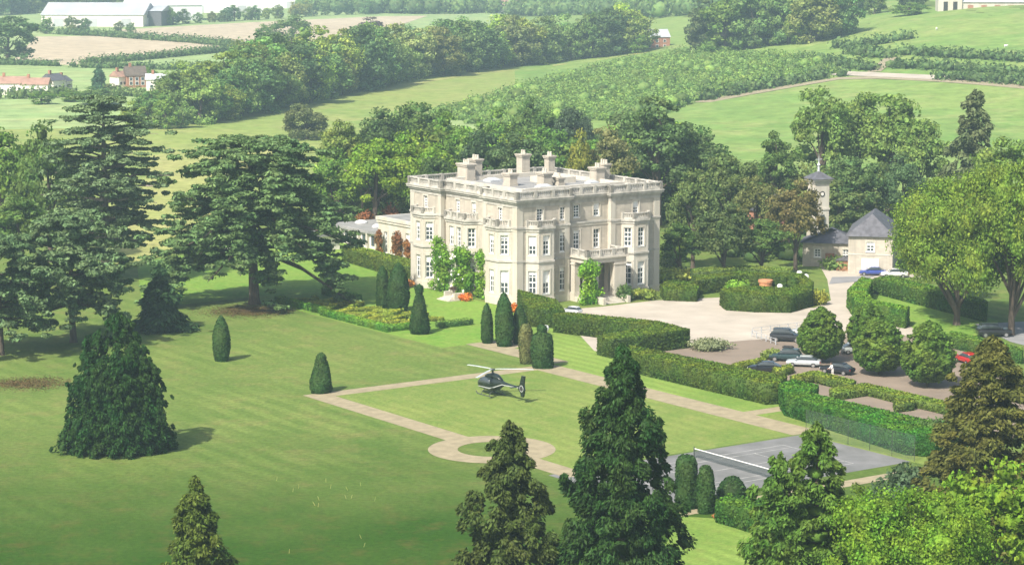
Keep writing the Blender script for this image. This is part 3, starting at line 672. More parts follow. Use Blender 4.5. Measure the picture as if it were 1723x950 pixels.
def balustrade(line, z, h, closed=False, step=2.6, w=.34):
    """plinth, rail, piers and balusters along a polyline"""
    pts = [Vector(p) for p in line]; seg = list(zip(pts, pts[1:] + pts[:1])) if closed else list(zip(pts[:-1], pts[1:]))
    def bar(a, b, z0, z1, ww):
        d = (b - a).normalized(); n = Vector((-d.y, d.x)) * ww / 2
        rail.add([(*(a - n), z0), (*(b - n), z0), (*(b + n), z0), (*(a + n), z0), (*(a - n), z1), (*(b - n), z1), (*(b + n), z1), (*(a + n), z1)], [(3, 2, 1, 0), (4, 5, 6, 7), (0, 1, 5, 4), (1, 2, 6, 5), (2, 3, 7, 6), (3, 0, 4, 7)])
    for a, b in seg:
        ln = (b - a).length
        if ln < .3: continue
        d = (b - a) / ln; bar(a + d * .2, b - d * .2, z, z + h * .26, w); bar(a + d * .2, b - d * .2, z + h * .84, z + h - .02, w * 1.05)
        k = max(1, round(ln / step))
        for i in range(k + 1):
            c = a.lerp(b, i / k); e = .27
            rail.box(c.x - e, c.x + e, c.y - e, c.y + e, z - .003 * i, z + h + .03 - .004 * (i % 2))
        nb = int(ln / .34)
        for i in range(nb):
            c = a.lerp(b, (i + .5) / nb); balu.box(c.x - .08, c.x + .08, c.y - .08, c.y + .08, z + h * .255, z + h * .845)
for p0, p1, pr, sd_ in bays:
    m, poly = bay(p0, p1, pr, sd_, house)
    o = m.build('bay', M['stone'], house)
    cap = MB(); full = [tuple(Vector(p0)), *poly[1:3], tuple(Vector(p1))]
    nin = Vector((Vector(p1) - Vector(p0)).normalized().yx); nin = Vector((-nin.x, nin.y)) if False else None
    fl = offs(full, .0)
    [MB().prism(offs(full, d_), za, zb).build(nm, M['weathered' if nm != 'plinth' else 'stone'], o) for nm, d_, za, zb in (('string_course', .16, Z1 - .25, Z1 + .04), ('bay_cornice', .3, Z2 - .1, Z2 + .24), ('frieze', .14, Z2 - .5, Z2 - .1), ('plinth', .12, -HZ0 - .02, .32))]
    balustrade([offs(full, -.1)[0], *offs(full, -.02)[1:3], offs(full, -.1)[3]], Z2 + .24, .95, step=1.9)
wall.build('wall', M['ashlar'], house)
# mouldings round the block, quoin strips
mo = MB()
for nm, d_, za, zb in (('plinth', .14, -HZ0 - .01, .3), ('string_course', .12, Z1 - .22, Z1 + .06), ('string_course', .2, Z2 - .05, Z2 + .22), ('frieze', .1, Z2 - .45, Z2 - .05)): MB().prism(offs(FOOT, d_), za, zb).build(nm, M['stone' if nm in ('plinth', 'frieze') else 'weathered'], house)
mo.prism(offs(FOOT, .1), ZC - 1.0, ZC - .45).prism(offs(FOOT, .3), ZC - .45, ZC - .15).prism(offs(FOOT, .52), ZC - .15, ZC + .12).prism(offs(FOOT, .6), ZC + .12, ZC + .26)
mo.build('cornice', M['weathered'], house)
def strip(p, dx, dy, z0, z1, t=.075):
    x0_, x1_ = sorted((p[0], p[0] + dx)); y0_, y1_ = sorted((p[1], p[1] + dy))
    trim.box(x0_ - t, x1_ + t, y0_ - t, y1_ + t, z0, z1)
for zz0, zz1 in ((.3, Z1 - .22), (Z1 + .06, Z2 - .45), (Z2 + .22, ZC - 1.0)):
    for p, dx, dy in (((0, 0), 1.0, 1.0), ((9.6, 0), -.75, .5), ((17.6, 0), .75, .5), ((HW, 0), -1.0, 1.0), ((0, 8.8), .5, -.75), ((0, 20.6), .5, .75), ((0, HD), 1.0, -1.0), ((HW, HD), -1, -1)): strip(p, dx, dy, zz0, zz1)
tag(trim.build('stone_trim', M['stone'], house), kind='stuff')
balustrade(offs(FOOT, .12), ZC + .26, ZP - ZC - .26, True, 3.0, .4)
rail.build('balustrade', M['weathered'], house)
# roof: lead flats, an inner raised curb and a light well
rf = MB().prism(offs(FOOT, -.05), ZC - .1, ZC + .3).box(3.6, 24, 3.6, 26, ZC + .3, ZC + .62)
roof = rf.build('roof', M['lead'], house)
rw = MB().box(4.6, 23, 4.4, 5.0, ZC + .62, ZC + 1.25).box(4.6, 23, 24.4, 25.0, ZC + .62, ZC + 1.25).box(4.0, 4.6, 4.4, 25, ZC + .62, ZC + 1.2).box(23, 23.6, 4.4, 25, ZC + .62, ZC + 1.2)
rw.build('roof_curb', M['stone'], roof)
for (x, y, w_, l_) in ((10, 8, 2.4, 1.6), (18.5, 17, 3.0, 2.2), (20, 8.5, 1.8, 1.6), (9, 20, 2.2, 2.2)):
    MB().box(x, x + w_, y, y + l_, ZC + .62, ZC + .95).box(x + .1, x + w_ - .1, y + .1, y + l_ - .1, ZC + .95, ZC + 1.25, .5).build('skylight', M['greysheet'], roof)
MB().box(15.2, 20.5, 13, 18.0, ZC + .62, ZC + 1.5).build('roof_house', M['stone'], roof)
# chimney stacks with caps and pots
inv = Matrix.Rotation(-PHI, 3, 'Z')
for (x, y, w_, l_, tp, pots) in ((8.0, 25.4, 1.9, 3.4, 268, 3), (10.6, 26.6, 1.5, 2.4, 260, 3), (19.5, 26.0, 1.9, 1.9, 252, 2), (9.0, 14.6, 1.7, 2.2, 284, 2), (13.4, 11.6, 1.9, 2.1, 283, 2), (15.7, 10.9, 1.3, 1.4, 291, 1), (24.2, 25.2, 1.5, 1.5, 255, 2), (23.2, 11.0, 2.0, 2.2, 274, 2), (25.0, 11.6, 1.4, 1.8, 268, 3)):
    w_ *= .82; l_ *= .82; wp = HN + Matrix.Rotation(PHI, 3, 'Z') @ Vector((x, y, 0)); zt = ztop(wp, tp) - HZ0 - .35; m = MB()
    m.box(x - w_ / 2, x + w_ / 2, y - l_ / 2, y + l_ / 2, ZC + .3, zt - .75).box(x - w_ / 2 - .1, x + w_ / 2 + .1, y - l_ / 2 - .1, y + l_ / 2 + .1, ZC + .3, ZC + 1.0)
    m.box(x - w_ / 2 - .14, x + w_ / 2 + .14, y - l_ / 2 - .14, y + l_ / 2 + .14, zt - .75, zt - .5).box(x - w_ / 2 - .24, x + w_ / 2 + .24, y - l_ / 2 - .24, y + l_ / 2 + .24, zt - .5, zt - .3)
    c = m.build('chimney', M['ashlar'], house)
    for i in range(pots):
        MB().lathe([(.2, zt - .3), (.17, zt + .2), (.2, zt + .3), (.15, zt + .35)], 10, x, y + (i - (pots - 1) / 2) * .6).build('chimney_pot', M['stone'], c)
# porch on the front: entablature on piers, parapet above, steps below
porch = MB(); y0p, y1p = -4.2, RC; xa, xb = 9.9, 17.3
for (a, b, c, d_) in ((xa, xa + 2.2, y0p, y0p + 1.1), (xb - 2.2, xb, y0p, y0p + 1.1), (xa, xa + 1.0, -1.1, -.1), (xb - 1.0, xb, -1.1, -.1)):
    porch.box(a, b, c, d_, -.02, 5.2).box(a - .12, b + .12, c - .12, d_ + .12, -HZ0, .5).box(a - .1, b + .1, c - .1, d_ + .1, 4.75, 5.0)
porch.box(xa - .03, xb + .03, y0p - .03, RC + .1, 5.2, 5.9).box(xa - .3, xb + .3, y0p - .3, RC + .1, 5.9, 6.2).box(xa - .1, xb + .1, y0p - .1, RC, -HZ0, -.02)
po = porch.build('porch', M['stone'], house)
rail = MB(); balustrade([(xa + .1, -.35), (xa + .1, y0p + .1), (xb - .1, y0p + .1), (xb - .1, -.35)], 6.2, 1.05, step=2.5); rail.build('porch_balustrade', M['weathered'], po)
b2 = balu.build('balusters', M['weathered'], house); tag(b2, kind='stuff')
MB().box(12.4, 14.8, RC - .06, RC - .02, 0, 3.6).build('door', M['shed'], house)
for i in range(5):
    MB().box(11.7 - .05 * i, 15.5 + .05 * i, y0p - .5 - .42 * i, y0p - .08 - .42 * i if i == 0 else y0p - .5 - .42 * (i - 1) - .003, -HZ0, -.14 * (i + 1)).build('step', M['stone'], po)
for x in (11.1, 15.7): MB().box(x, x + .5, y0p - 2.6, y0p - .15, -HZ0, .25).build('step_wall', M['stone'], po)

# climbing plants on the walls
def climber(loc, d, w, h, label, tint, n=26, seed=1, depth=.55, flowers=None, name='climbing_plant'):
    """leafy mass hugging a wall; d = direction along the wall"""
    rng = np.random.default_rng(seed); d = Vector(d); nn = Vector((d.y, -d.x))
    t = rng.uniform(-.5, .5, n); z = rng.uniform(0, 1, n); wv = w * (1 - .25 * z) * (1 + .2 * np.sin(z * 9 + seed))
    C = np.stack([d.x * t * wv + nn.x * rng.uniform(.1, depth, n), d.y * t * wv + nn.y * rng.uniform(.1, depth, n), .3 + z * (h - .7)], 1)
    r = rng.uniform(.6, 1.0, (n, 1)) * min(1, w / 2.6); R = np.concatenate([r, r, r * 1.2], 1)
    e = empty(name, loc, 0, label, 'climbing plant')
    link('foliage', clumps_mesh('foliage', C, R, 75, .24, seed, M['leaf']), e, color=tint)
    st = MB()
    for k in range(3): st.tube([(d.x * (k - 1) * .3, d.y * (k - 1) * .3, -.1), (d.x * (k - 1) * w * .2 + nn.x * .1, d.y * (k - 1) * w * .2 + nn.y * .1, h * .7)], [.06, .02], 5)
    st.build('stem', M['bark'], e)
    if flowers:
        P = C[rng.choice(n, 16)] + np.array([nn.x, nn.y, 0]) * .8 + rng.normal(size=(16, 3)) * .35
        Vv, Qd = cards(P, np.tile([nn.x, nn.y, .4], (16, 1)), .38, rng, 1.1, .3); link('blossom', npmesh('blossom', Vv, Qd, np.zeros((0, 3), int), M['white']), e)
    return e
def HL(x, y, z=0): return HN + U * x + V * y + Vector((0, 0, z))
mV = (-V.x, -V.y)
GREEN = (.1, .19, .035)
climber(HL(-.3, 18.8, -.8), mV, 4.8, 8.4, 'leafy green climber with white blossom beside the far bay of the mansion', (.09, .175, .035), 48, 3, 1.6, True)
climber(HL(-.5, 13.2, -.8), mV, 3.6, 7.6, 'leafy green climber between two others on the mansion garden front', (.08, .165, .03), 38, 4, 1.6, True)
climber(HL(.4, 9.4, -.8), mV, 2.2, 7.9, 'narrow green climber right beside the near bay of the mansion', GREEN, 22, 5, .8)
climber(HL(9.9, -4.3, -.8), (U.x, U.y), 2.7, 6.4, 'bright green climber smothering the left pier of the porch', (.11, .22, .035), 34, 6, .9)
climber(HL(18.0, -.9, -.8), (U.x, U.y), 1.7, 5.4, 'dark green climber between the porch and the right bay', (.06, .11, .045), 18, 7, .9)

# ------------------------------------------------------------------ wing and low pavilions beside the mansion
wg0, wg1 = G(698, 436), G(630, 424)
wing = empty('garden_wing', wg0, PHI, 'low pale flat-roofed wing with red creeper left of the mansion', 'building')
wl = (wg1 - wg0).length; wall = MB(); trim = MB()
facade((0, wl), (0, 0), 0, 6.0, [(2.6, 1.0, .2, 3.6), (5.2, 1.0, .2, 3.6), (wl - 2.2, 1.3, .1, 4.1)], parent=wing, rows=5)
facade((0, 0), (16, 0), 0, 6.0, [], parent=wing); facade((16, 0), (16, wl), 0, 6.0, [], parent=wing); facade((16, wl), (0, wl), 0, 6.0, [], parent=wing)
wall.build('wall', M['stone'], wing)
wm = MB().prism(offs([(0, 0), (16, 0), (16, wl), (0, wl)], .2), 5.3, 5.6).prism(offs([(0, 0), (16, 0), (16, wl), (0, wl)], .3), 5.75, 6.3); wm.build('parapet', M['stone'], wing)
MB().prism([(0.4, 0.4), (15.6, .4), (15.6, wl - .4), (.4, wl - .4)], 6.3, 6.34).build('roof', M['lead'], wing)
tag(trim.build('stone_trim', M['stone'], wing), kind='stuff')
link_w = empty('linking_block', wg0 + U * .5 - V * 4.2, PHI, 'cream stone block joining the wing to the mansion', 'building')
MB().box(0, 15, -12, 4.1, 0, 7.2).build('wall', M['ashlar'], link_w); MB().box(-.3, 15.3, -12, 4.15, 7.2, 7.7).build('roof', M['lead'], link_w); MB().box(-.05, -.01, 1, 2.4, 0, 3.6).build('door', M['shed'], link_w)
for i, (f, w_, h_, lab) in enumerate(((.12, 1.1, 3.4, 'orange-red creeper beside the arched door of the low wing'), (.4, 1.7, 4.6, 'broad rusty red creeper on the middle of the low wing'), (.82, 1.3, 4.4, 'rusty red creeper at the left end of the low wing'))):
    climber(wg0.lerp(wg1, f) - U * .1, mV, w_, h_, lab, (.13, .075, .036) if i else (.16, .085, .04), 22, 20 + i, .6, name='red_creeper')
def lowblock(name, p, w_, l_, h_, label, domes=(), piers=True):
    e = empty(name, p, PHI, label, 'building'); MB().box(.6, w_ - .6, .6, l_ - .6, 0, h_ - .5).build('wall', M['render'], e)
    r = MB().box(0, w_, 0, l_, h_ - .5, h_ - .1).box(.3, w_ - .3, .3, l_ - .3, h_ - .1, h_).build('roof', M['lead'], e)
    for x, y, rr in domes: MB().lathe([(rr, h_), (rr * .95, h_ + .25), (rr * .6, h_ + .5), (.05, h_ + .6)], 14, x, y).build('roof_dome', M['white'], r, smooth=True)
    if piers:
        for k in range(int(l_ / 3) + 1): MB().box(.05, .5, min(k * 3, l_ - .5), min(k * 3, l_ - .5) + .45, 0, h_ - .5).build('pier', M['stone'], e)
        for k in range(int(l_ / 3)): MB().box(.56, .6 - .003, k * 3 + .9, k * 3 + 2.4, .5, h_ - .9).build('window', M['glass'], e)
    return e
p = G(628, 428)
lowblock('pool_pavilion', G(632, 421), 22, 17, 3.2, 'low pavilion with white roof domes beyond the long hedge', ((5, 13, 1.2), (9, 9, 1.1), (14, 14, 1.3), (4, 6, .9)))
lowblock('garden_pavilion', G(505, 426), 9, 8, 3.0, 'small flat-roofed pavilion seen under the central cedar')
lowblock('garden_shed', G(392, 425), 5, 5, 2.6, 'little pale outbuilding glimpsed left of the central cedar trunk', piers=False)

# ------------------------------------------------------------------ stable court, tower
def hiproof(m, x0, x1, y0, y1, z, h, o=.5, gable=False):
    x0 -= o; x1 += o; y0 -= o; y1 += o; cy = (y0 + y1) / 2; k = 0 if gable else (y1 - y0) / 2
    m.add([(x0, y0, z), (x1, y0, z), (x1, y1, z), (x0, y1, z), (x0 + k, cy, z + h), (x1 - k, cy, z + h)], [(0, 1, 5, 4), (1, 2, 5), (2, 3, 4, 5), (3, 0, 4), (3, 2, 1, 0)])
    return m
stp = G(1501, 462)
st_rz = math.radians(78)
stable = empty('stable_house', stp, st_rz, 'two-storey buff stable house with hipped slate roof by the drive', 'house')
# local x runs away from the viewer, front gable end = local y facing the drive
wall = MB(); trim = MB()
facade((0, 0), (16, 0), 0, 6.2, [(8, 1.2, 3.8, 1.5)], parent=stable, rows=3, depth=.2)
facade((0, 7.2), (0, 0), 0, 6.2, [(3.6, 1.3, 3.7, 1.6)], parent=stable, rows=3, depth=.2)
facade((16, 0), (16, 7.2), 0, 6.2, [], parent=stable); facade((16, 7.2), (0, 7.2), 0, 6.2, [(4, 1.2, 3.8, 1.5), (9, 1.2, 3.8, 1.5)], parent=stable, rows=3, depth=.2)
wall.build('wall', M['ashlar'], stable); tag(trim.build('stone_trim', M['stone'], stable), kind='stuff')
MB().prism(offs([(0, 0), (16, 0), (16, 7.2), (0, 7.2)], .06), 3.1, 3.3).build('string_course', M['stone'], stable)
MB().box(-.09, -.03, 2.2, 5.0, 0, 2.6).build('garage_door', M['render'], stable)
hiproof(MB(), 0, 16, 0, 7.2, 6.2, 3.3).build('roof', M['slate'], stable)
lw = empty('stable_range', G(1441, 450), st_rz, 'lower stable range with slate roof behind the buff stable house', 'building')
wall = MB(); trim = MB()
facade((0, 0), (7, 0), 0, 4.0, [(2, 1.0, 1.6, 1.4), (5, 1.0, 1.6, 1.4)], parent=lw, rows=3, depth=.2)
facade((0, 9), (0, 0), 0, 4.0, [(2.5, 1.1, 1.6, 1.4), (7.2, 1.1, 1.6, 1.4)], parent=lw, rows=3, depth=.2)
wall.build('wall', M['ashlar'], lw); tag(trim.build('stone_trim', M['stone'], lw), kind='stuff')
hiproof(MB(), 0, 7, 0, 9, 4.0, 2.2).build('roof', M['slate'], lw)
MB().box(-.1, -.04, 3.7, 5.2, 0, 2.3).build('door', M['brownwood'], lw)
twp = AT(1385, 412); tzt = ztop(twp, 300)
tower = empty('stable_tower', twp, math.radians(22), 'square cream clock tower with pyramid roof and finial above the trees', 'tower')
k = 1.4
MB().box(-k, k, -k, k, 0, tzt - .8).build('wall', M['stone'], tower)
MB().box(-k - .12, k + .12, -k - .12, k + .12, tzt - 5.4, tzt - 5.0).build('string_course', M['stone'], tower)
MB().box(-k - .15, k + .15, -k - .15, k + .15, tzt - .8, tzt - .4).box(-k - .4, k + .4, -k - .4, k + .4, tzt - .4, tzt).build('cornice', M['stone'], tower)
r = MB().add([(-k - .65, -k - .65, tzt), (k + .65, -k - .65, tzt), (k + .65, k + .65, tzt), (-k - .65, k + .65, tzt), (0, 0, tzt + 1.35)], [(0, 1, 4), (1, 2, 4), (2, 3, 4), (3, 0, 4), (3, 2, 1, 0)]).build('roof', M['slate'], tower)
MB().lathe([(.25, tzt + 1.15), (.2, tzt + 2.1), (.32, tzt + 2.3), (.12, tzt + 2.7), (.05, tzt + 3.6), (.02, tzt + 4.2)], 10).tube([(-.6, 0, tzt + 3.3), (.6, 0, tzt + 3.3)], .07, 5).build('finial', M['rotor'], r)
for (x, y, rx) in ((0, -k - .02, 0),):
    f = MB().lathe([(.5, -.04), (.5, .04)], 20).build('clock_face', M['dark'], tower, (x, y, tzt - 2.6)); f.rotation_euler = (math.pi / 2, 0, math.pi / 2 * rx)
    g = MB().lathe([(.3, -.05), (.3, .06)], 16).build('clock_dial', M['render'], f)
    MB().box(x - .35, x + .35, y - .35, y + .35, tzt - 7.6, tzt - 6.2).build('window', M['glass'], tower)
cotp = AT(1292, 408); ct = empty('stable_cottage', cotp, math.radians(30), 'cottage roof peeping out of the brown trees left of the tower', 'house')
MB().box(0, 7, 0, 6, 0, 7.6).build('wall', M['brick'], ct); hiproof(MB(), 0, 7, 0, 6, 7.6, 2.6, .4, True).build('roof', M['slate'], ct); MB().box(3, 3.8, 2.6, 3.4, 8.5, 11.4).build('chimney', M['brick'], ct)
hb = empty('timber_hut', G(1432, 456), st_rz, 'small orange-brown timber hut against the stable range', 'hut')
MB().box(0, 2.0, 0, 2.4, 0, 1.7).build('wall', M['brownwood'], hb); hiproof(MB(), 0, 2.0, 0, 2.4, 1.7, .6, .2, True).build('roof', M['slate'], hb)
# ------------------------------------------------------------------ far buildings
def simple_house(name, p, rz, w, l, h, rh, label, wallm, roofm, cat='house', gable=True, nwin=3, chim=True, group=None, far=False):
    e = empty(name, p, rz, label, cat, group); wall = MB()
    MB().box(0, w, 0, l, 0, h).build('wall', wallm, e)
    if gable:
        g = MB(); cy = l / 2
        for x, s in ((0, 0), (w, 1)): g.add([(x, 0, h), (x, l, h), (x, cy, h + rh * .96)], [(0, 1, 2) if s else (0, 2, 1)])
        g.build('gable', wallm, e)
    r = hiproof(MB(), 0, w, 0, l, h, rh, .35, gable).build('roof', roofm, e)
    if chim: MB().box(w * .2, w * .2 + .9, l / 2 - .4, l / 2 + .4, h + rh * .4, h + rh + 1.2).build('chimney', M['brick'], r)
    for i in range(nwin):
        x = w * (i + .7) / (nwin + .4)
        for z in ((.9, h * .58) if h > 4 else (.9,)):
            f = MB().box(x - .65, x + .65, -.06, -.01, z, z + 1.35).build('window', M['white'], e); MB().box(x - .52, x + .52, -.08, -.06, z + .12, z + 1.23).build('pane', M['glass'], f)
    return e
S = solid
for i, (px, py, w, l, h, rh, rz, wm, rm, lab) in enumerate((
    (-8, 160, 14, 8, 5, 3, .06, 'render', 'redtile', 'red-roofed pale house at the left end of the village row'),
    (34, 160, 12, 8, 4.6, 2.8, -.02, 'render', 'redtile', 'second red-roofed house in the village row from the left'),
    (90, 155, 8, 8, 5, 3, 1.0, 'render', 'slate', 'white gabled house with grey roof beside the red-roofed row'),
    (112, 152, 5, 7, 4, 2.4, 1.2, 'render', 'slate', 'small white gabled house next to the dark pointed tree'),
    (200, 148, 7, 6, 5, 2.6, .9, 'render', 'redtile', 'white cottage left of the brown-roofed village house'),
    (214, 148, 9, 9, 5.5, 4.2, .35, 'brick', 'shed', 'brown-roofed brick house in the middle of the village'),
    (246, 153, 12, 8, 5, 2.6, .12, 'render', 'greysheet', 'white house with pale grey roof at the right of the village'))):
    simple_house('village_house', G(px, py), rz, w * .8, l * .8, h * .78, rh * .8, lab, M[wm], M[rm])
def bigshed(px, py, w, l, h, rh, rz, label, wm, rm, doors=1):
    e = empty('warehouse', G(px, py), rz, label, 'warehouse')
    MB().box(0, w, 0, l, 0, h).build('wall', M[wm], e); hiproof(MB(), 0, w, 0, l, h, rh, .6, True).build('roof', M[rm], e)
    g = MB()
    for x, s in ((0, 0), (w, 1)): g.add([(x, 0, h), (x, l, h), (x, l / 2, h + rh * .97)], [(0, 1, 2) if s else (0, 2, 1)])
    g.build('gable', M[wm], e)
    for i in range(doors): MB().box(w * (i + .5) / doors - 3, w * (i + .5) / doors + 3, -.15, -.02, 0, 5).build('door', M['greysheet'], e)
bigshed(70, 45, 62, 40, 7, 7, -.06, 'long grey-roofed warehouse at the upper left', 'render', 'greysheet', 3)
bigshed(212, 44, 22, 30, 9, 3, -.1, 'dark grey shed at the end of the long warehouse', 'slate', 'greysheet')
bigshed(232, 36, 42, 50, 10, 6, .35, 'white gabled warehouse right of the dark shed', 'sheet', 'sheet', 2)
bigshed(300, 22, 60, 60, 11, 7, .15, 'big white warehouse with bright roof at the top left', 'sheet', 'sheet', 2)
bigshed(395, 14, 85, 50, 8, 6, -.05, 'far white warehouse beyond the big white one', 'sheet', 'sheet', 3)
bigshed(490, 12, 85, 50, 6, 5, -.04, 'farthest low white warehouse near the top centre', 'sheet', 'greysheet', 3)
for i, (px, py, w, rm, lab) in enumerate(((825, 22, 26, 'redtile', 'red-roofed house above the tree belt, left of two'), (868, 19, 22, 'redtile', 'far house with red roof above the tree belt, right of two'), (1050, 22, 24, 'redtile', 'far red-roofed house above the end of the tree belt'), (1090, 8, 22, 'brick', 'farthest brick house at the top of the view'))):
    simple_house('far_house', G(px, py), (.1, -.15, .3, .05)[i], w * .5, 9, 5, 4, lab, M['render'], M[rm])
simple_house('field_house', G(1084, 84), .25, 12, 9, 5.5, 3.4, 'small house with blue-grey roof at the end of the long field', M['brick'], M['greysheet'])
# hilltop farm with a square tower
fp = G(1578, 20); fm = empty('hill_farm', fp, -.05, 'long stone barn with square arched tower on the hill top right', 'building')
hs = ppm(fp); MB().box(10.2, 48, 0, 10, 0, 4).build('wall', M['stone'], fm); hiproof(MB(), 10.2, 48, 0, 10, 4, 4, .5, True).build('roof', M['greysheet'], fm)
MB().box(0, 10, -1, 9, 0, 10).build('tower_wall', M['stone'], fm); MB().box(-.4, 10.15, -1.4, 9.4, 10, 10.7).build('tower_parapet', M['stone'], fm)
for x in (2.2, 6.2):
    MB().box(x, x + 1.8, -1.06, -1.01, 0, 4.2).build('arch_opening', M['dark'], fm)
for i in range(6): MB().box(12.5 + i * 5.6, 14.8 + i * 5.6, -.06, -.01, .2, 2.8).build('opening', M['brick'], fm)
def shed(px, py, w, l, h, rz, label):
    e = empty('field_shelter', G(px, py), rz, label, 'shelter')
    m = MB().box(0, w, l - .15, l, 0, h).box(0, .15, 0, l - .15, 0, h).box(w - .15, w, 0, l - .15, 0, h); m.build('wall', M['shed'], e)
    MB().box(-.4, w + .4, -.5, l + .3, h, h + .3).build('roof', M['greysheet'], e)
    for x in (.15, w / 2, w - .3): MB().box(x, x + .15, .02, .17, 0, h).build('post', M['shed'], e)
shed(672, 131, 4.2, 3.5, 2.4, .3, 'small flat-roofed field shelter by the belt of trees, right of two')
shed(536, 167, 6.0, 3.5, 2.0, .6, 'low timber field shelter by the belt of trees, left of two')
# white specks on the hill: grazing sheep
for i, (px, py, rz, lab) in enumerate(((1692, 80, .3, 'white sheep grazing on the upper hill at the right'), (1576, 51, 1.2, 'far white sheep below the hill farm'))):
    e = empty('sheep', G(px, py), rz, lab, 'sheep'); m = MB()
    bm_ = MB(); prof = [(-.62, .12, .62), (-.5, .3, .62), (-.2, .38, .6), (.2, .38, .6), (.5, .3, .64), (.66, .17, .72), (.8, .13, .82), (.95, .13, .8), (1.08, .06, .72)]
    n = 10
    vs = [(x, r * math.cos(2 * math.pi * j / n), z + r * 1.05 * math.sin(2 * math.pi * j / n)) for x, r, z in prof for j in range(n)]
    fs = [(a * n + j, a * n + (j + 1) % n, (a + 1) * n + (j + 1) % n, (a + 1) * n + j) for a in range(len(prof) - 1) for j in range(n)]
    bm_.add(vs, fs)
    for x in (-.38, .4):
        for y in (-.17, .17): bm_.tube([(x, y, .5), (x + .04, y, .25), (x, y, 0)], [.09, .05, .045], 6)
    bm_.build('body', M['cloth'], e, smooth=True)

# ------------------------------------------------------------------ tennis net and fence
net = empty('tennis_net', L(-47.3, -106.4), PHI, 'tennis net with white top band across the grey court', 'net')
def nmat(name, c, scale, wire):
    m, nt, out = nodemat(name); tc = nt.nodes.new('ShaderNodeTexCoord'); mp = nt.nodes.new('ShaderNodeMapping'); mp.inputs['Rotation'].default_value = (0, 0, math.radians(45)) ; mp.inputs['Scale'].default_value = (scale,) * 3
    sx = nt.nodes.new('ShaderNodeSeparateXYZ'); nt.links.new(tc.outputs['Object'], sx.inputs[0])
    ad = nt.nodes.new('ShaderNodeMath'); nt.links.new(sx.outputs[0], ad.inputs[0]); nt.links.new(sx.outputs[1], ad.inputs[1])
    cb = nt.nodes.new('ShaderNodeCombineXYZ'); nt.links.new(ad.outputs[0], cb.inputs[0]); nt.links.new(sx.outputs[2], cb.inputs[1]); nt.links.new(cb.outputs[0], mp.inputs[0])
    br = nt.nodes.new('ShaderNodeTexBrick'); br.offset = 0; nt.links.new(mp.outputs[0], br.inputs['Vector']); br.inputs['Scale'].default_value = 1; br.inputs['Brick Width'].default_value = 1; br.inputs['Row Height'].default_value = 1; br.inputs['Mortar Size'].default_value = wire
    b = nd(nt, 'ShaderNodeBsdfPrincipled', Roughness=.6); b.inputs['Base Color'].default_value = (*c, 1)
    t = nt.nodes.new('ShaderNodeBsdfTransparent'); mx = nt.nodes.new('ShaderNodeMixShader'); nt.links.new(br.outputs['Fac'], mx.inputs[0]); nt.links.new(t.outputs[0], mx.inputs[1]); nt.links.new(b.outputs[0], mx.inputs[2]); nt.links.new(mx.outputs[0], out.inputs[0])
    return m
M['net'] = nmat('netting', (.06, .08, .08), 12, .09); M['wire'] = nmat('chain_link', (.12, .17, .15), 10, .03)
MB().box(-.012, .012, -6.3, 6.3, .05, .92).build('netting', M['net'], net)
MB().box(-.03, .03, -6.3, 6.3, .922, .995).build('top_band', M['white'], net); 
for y in (-6.4, 6.4): MB().tube([(0, y, 0), (0, y, 1.12)], .06, 8).build('post', M['iron'], net)
def wire_fence(p0, p1, h, label):
    e = empty('chain_link_fence', p0, math.atan2(p1.y - p0.y, p1.x - p0.x), label, 'fence', 'chain-link fencing round the tennis court'); ln = (p1 - p0).length; n = round(ln / 3.2)
    for i in range(n + 1):
        MB().tube([(ln * i / n, 0, 0), (ln * i / n, 0, h)], .03, 6).build('post', M['iron'], e)
    for i in range(n): MB().box(ln * i / n + .05, ln * (i + 1) / n - .05, -.006, .006, .05, h - .05).build('mesh_panel', M['wire'], e)
    MB().tube([(0, 0, h), (ln, 0, h)], .02, 6).build('top_rail', M['iron'], e)
wire_fence(L(-29.6, -98), L(-29.6, -115), 2.75, 'chain-link fence on the hedge side of the tennis court')

# ------------------------------------------------------------------ helicopter
hp = G(829, 664); hrz = math.atan2(.82, -.57)
heli = empty('helicopter', hp, hrz, 'dark green helicopter with shrouded tail rotor parked on the lawn', 'helicopter')
def loft(secs, n=16, sq=2.3):
    """rings: (x, half width, z bottom, z top)"""
    m = MB(); vs = []
    for x, w, zb, zt in secs:
        for j in range(n):
            t = 2 * math.pi * j / n; c, s_ = math.cos(t), math.sin(t)
            vs.append((x, w * math.copysign(abs(c) ** (2 / sq), c), (zb + zt) / 2 + (zt - zb) / 2 * math.copysign(abs(s_) ** (2 / sq), s_)))
    fs = [(a * n + j, (a + 1) * n + j, (a + 1) * n + (j + 1) % n, a * n + (j + 1) % n) for a in range(len(secs) - 1) for j in range(n)]
    fs += [tuple(range(n)), tuple((len(secs) - 1) * n + j for j in reversed(range(n)))]
    return m.add(vs, fs)
body = loft([(2.75, .06, 1.0, 1.12), (2.6, .42, .72, 1.4), (2.2, .68, .6, 1.72), (1.6, .8, .55, 2.08), (.9, .84, .54, 2.28), (.1, .84, .55, 2.34), (-.6, .78, .62, 2.36), (-1.3, .62, .85, 2.3), (-1.9, .42, 1.2, 2.12), (-2.5, .25, 1.52, 1.98), (-3.6, .19, 1.6, 1.92), (-5.0, .15, 1.66, 1.9), (-5.9, .12, 1.68, 1.88)])
hb_ = body.build('fuselage', M['helidark'], heli, smooth=True)
loft([(1.2, .35, 2.1, 2.32), (.8, .5, 2.15, 2.55), (.1, .55, 2.2, 2.72), (-.7, .5, 2.2, 2.68), (-1.4, .34, 2.1, 2.5), (-2.0, .2, 1.98, 2.2)], 14).build('engine_cowling', M['helidark'], heli, smooth=True)
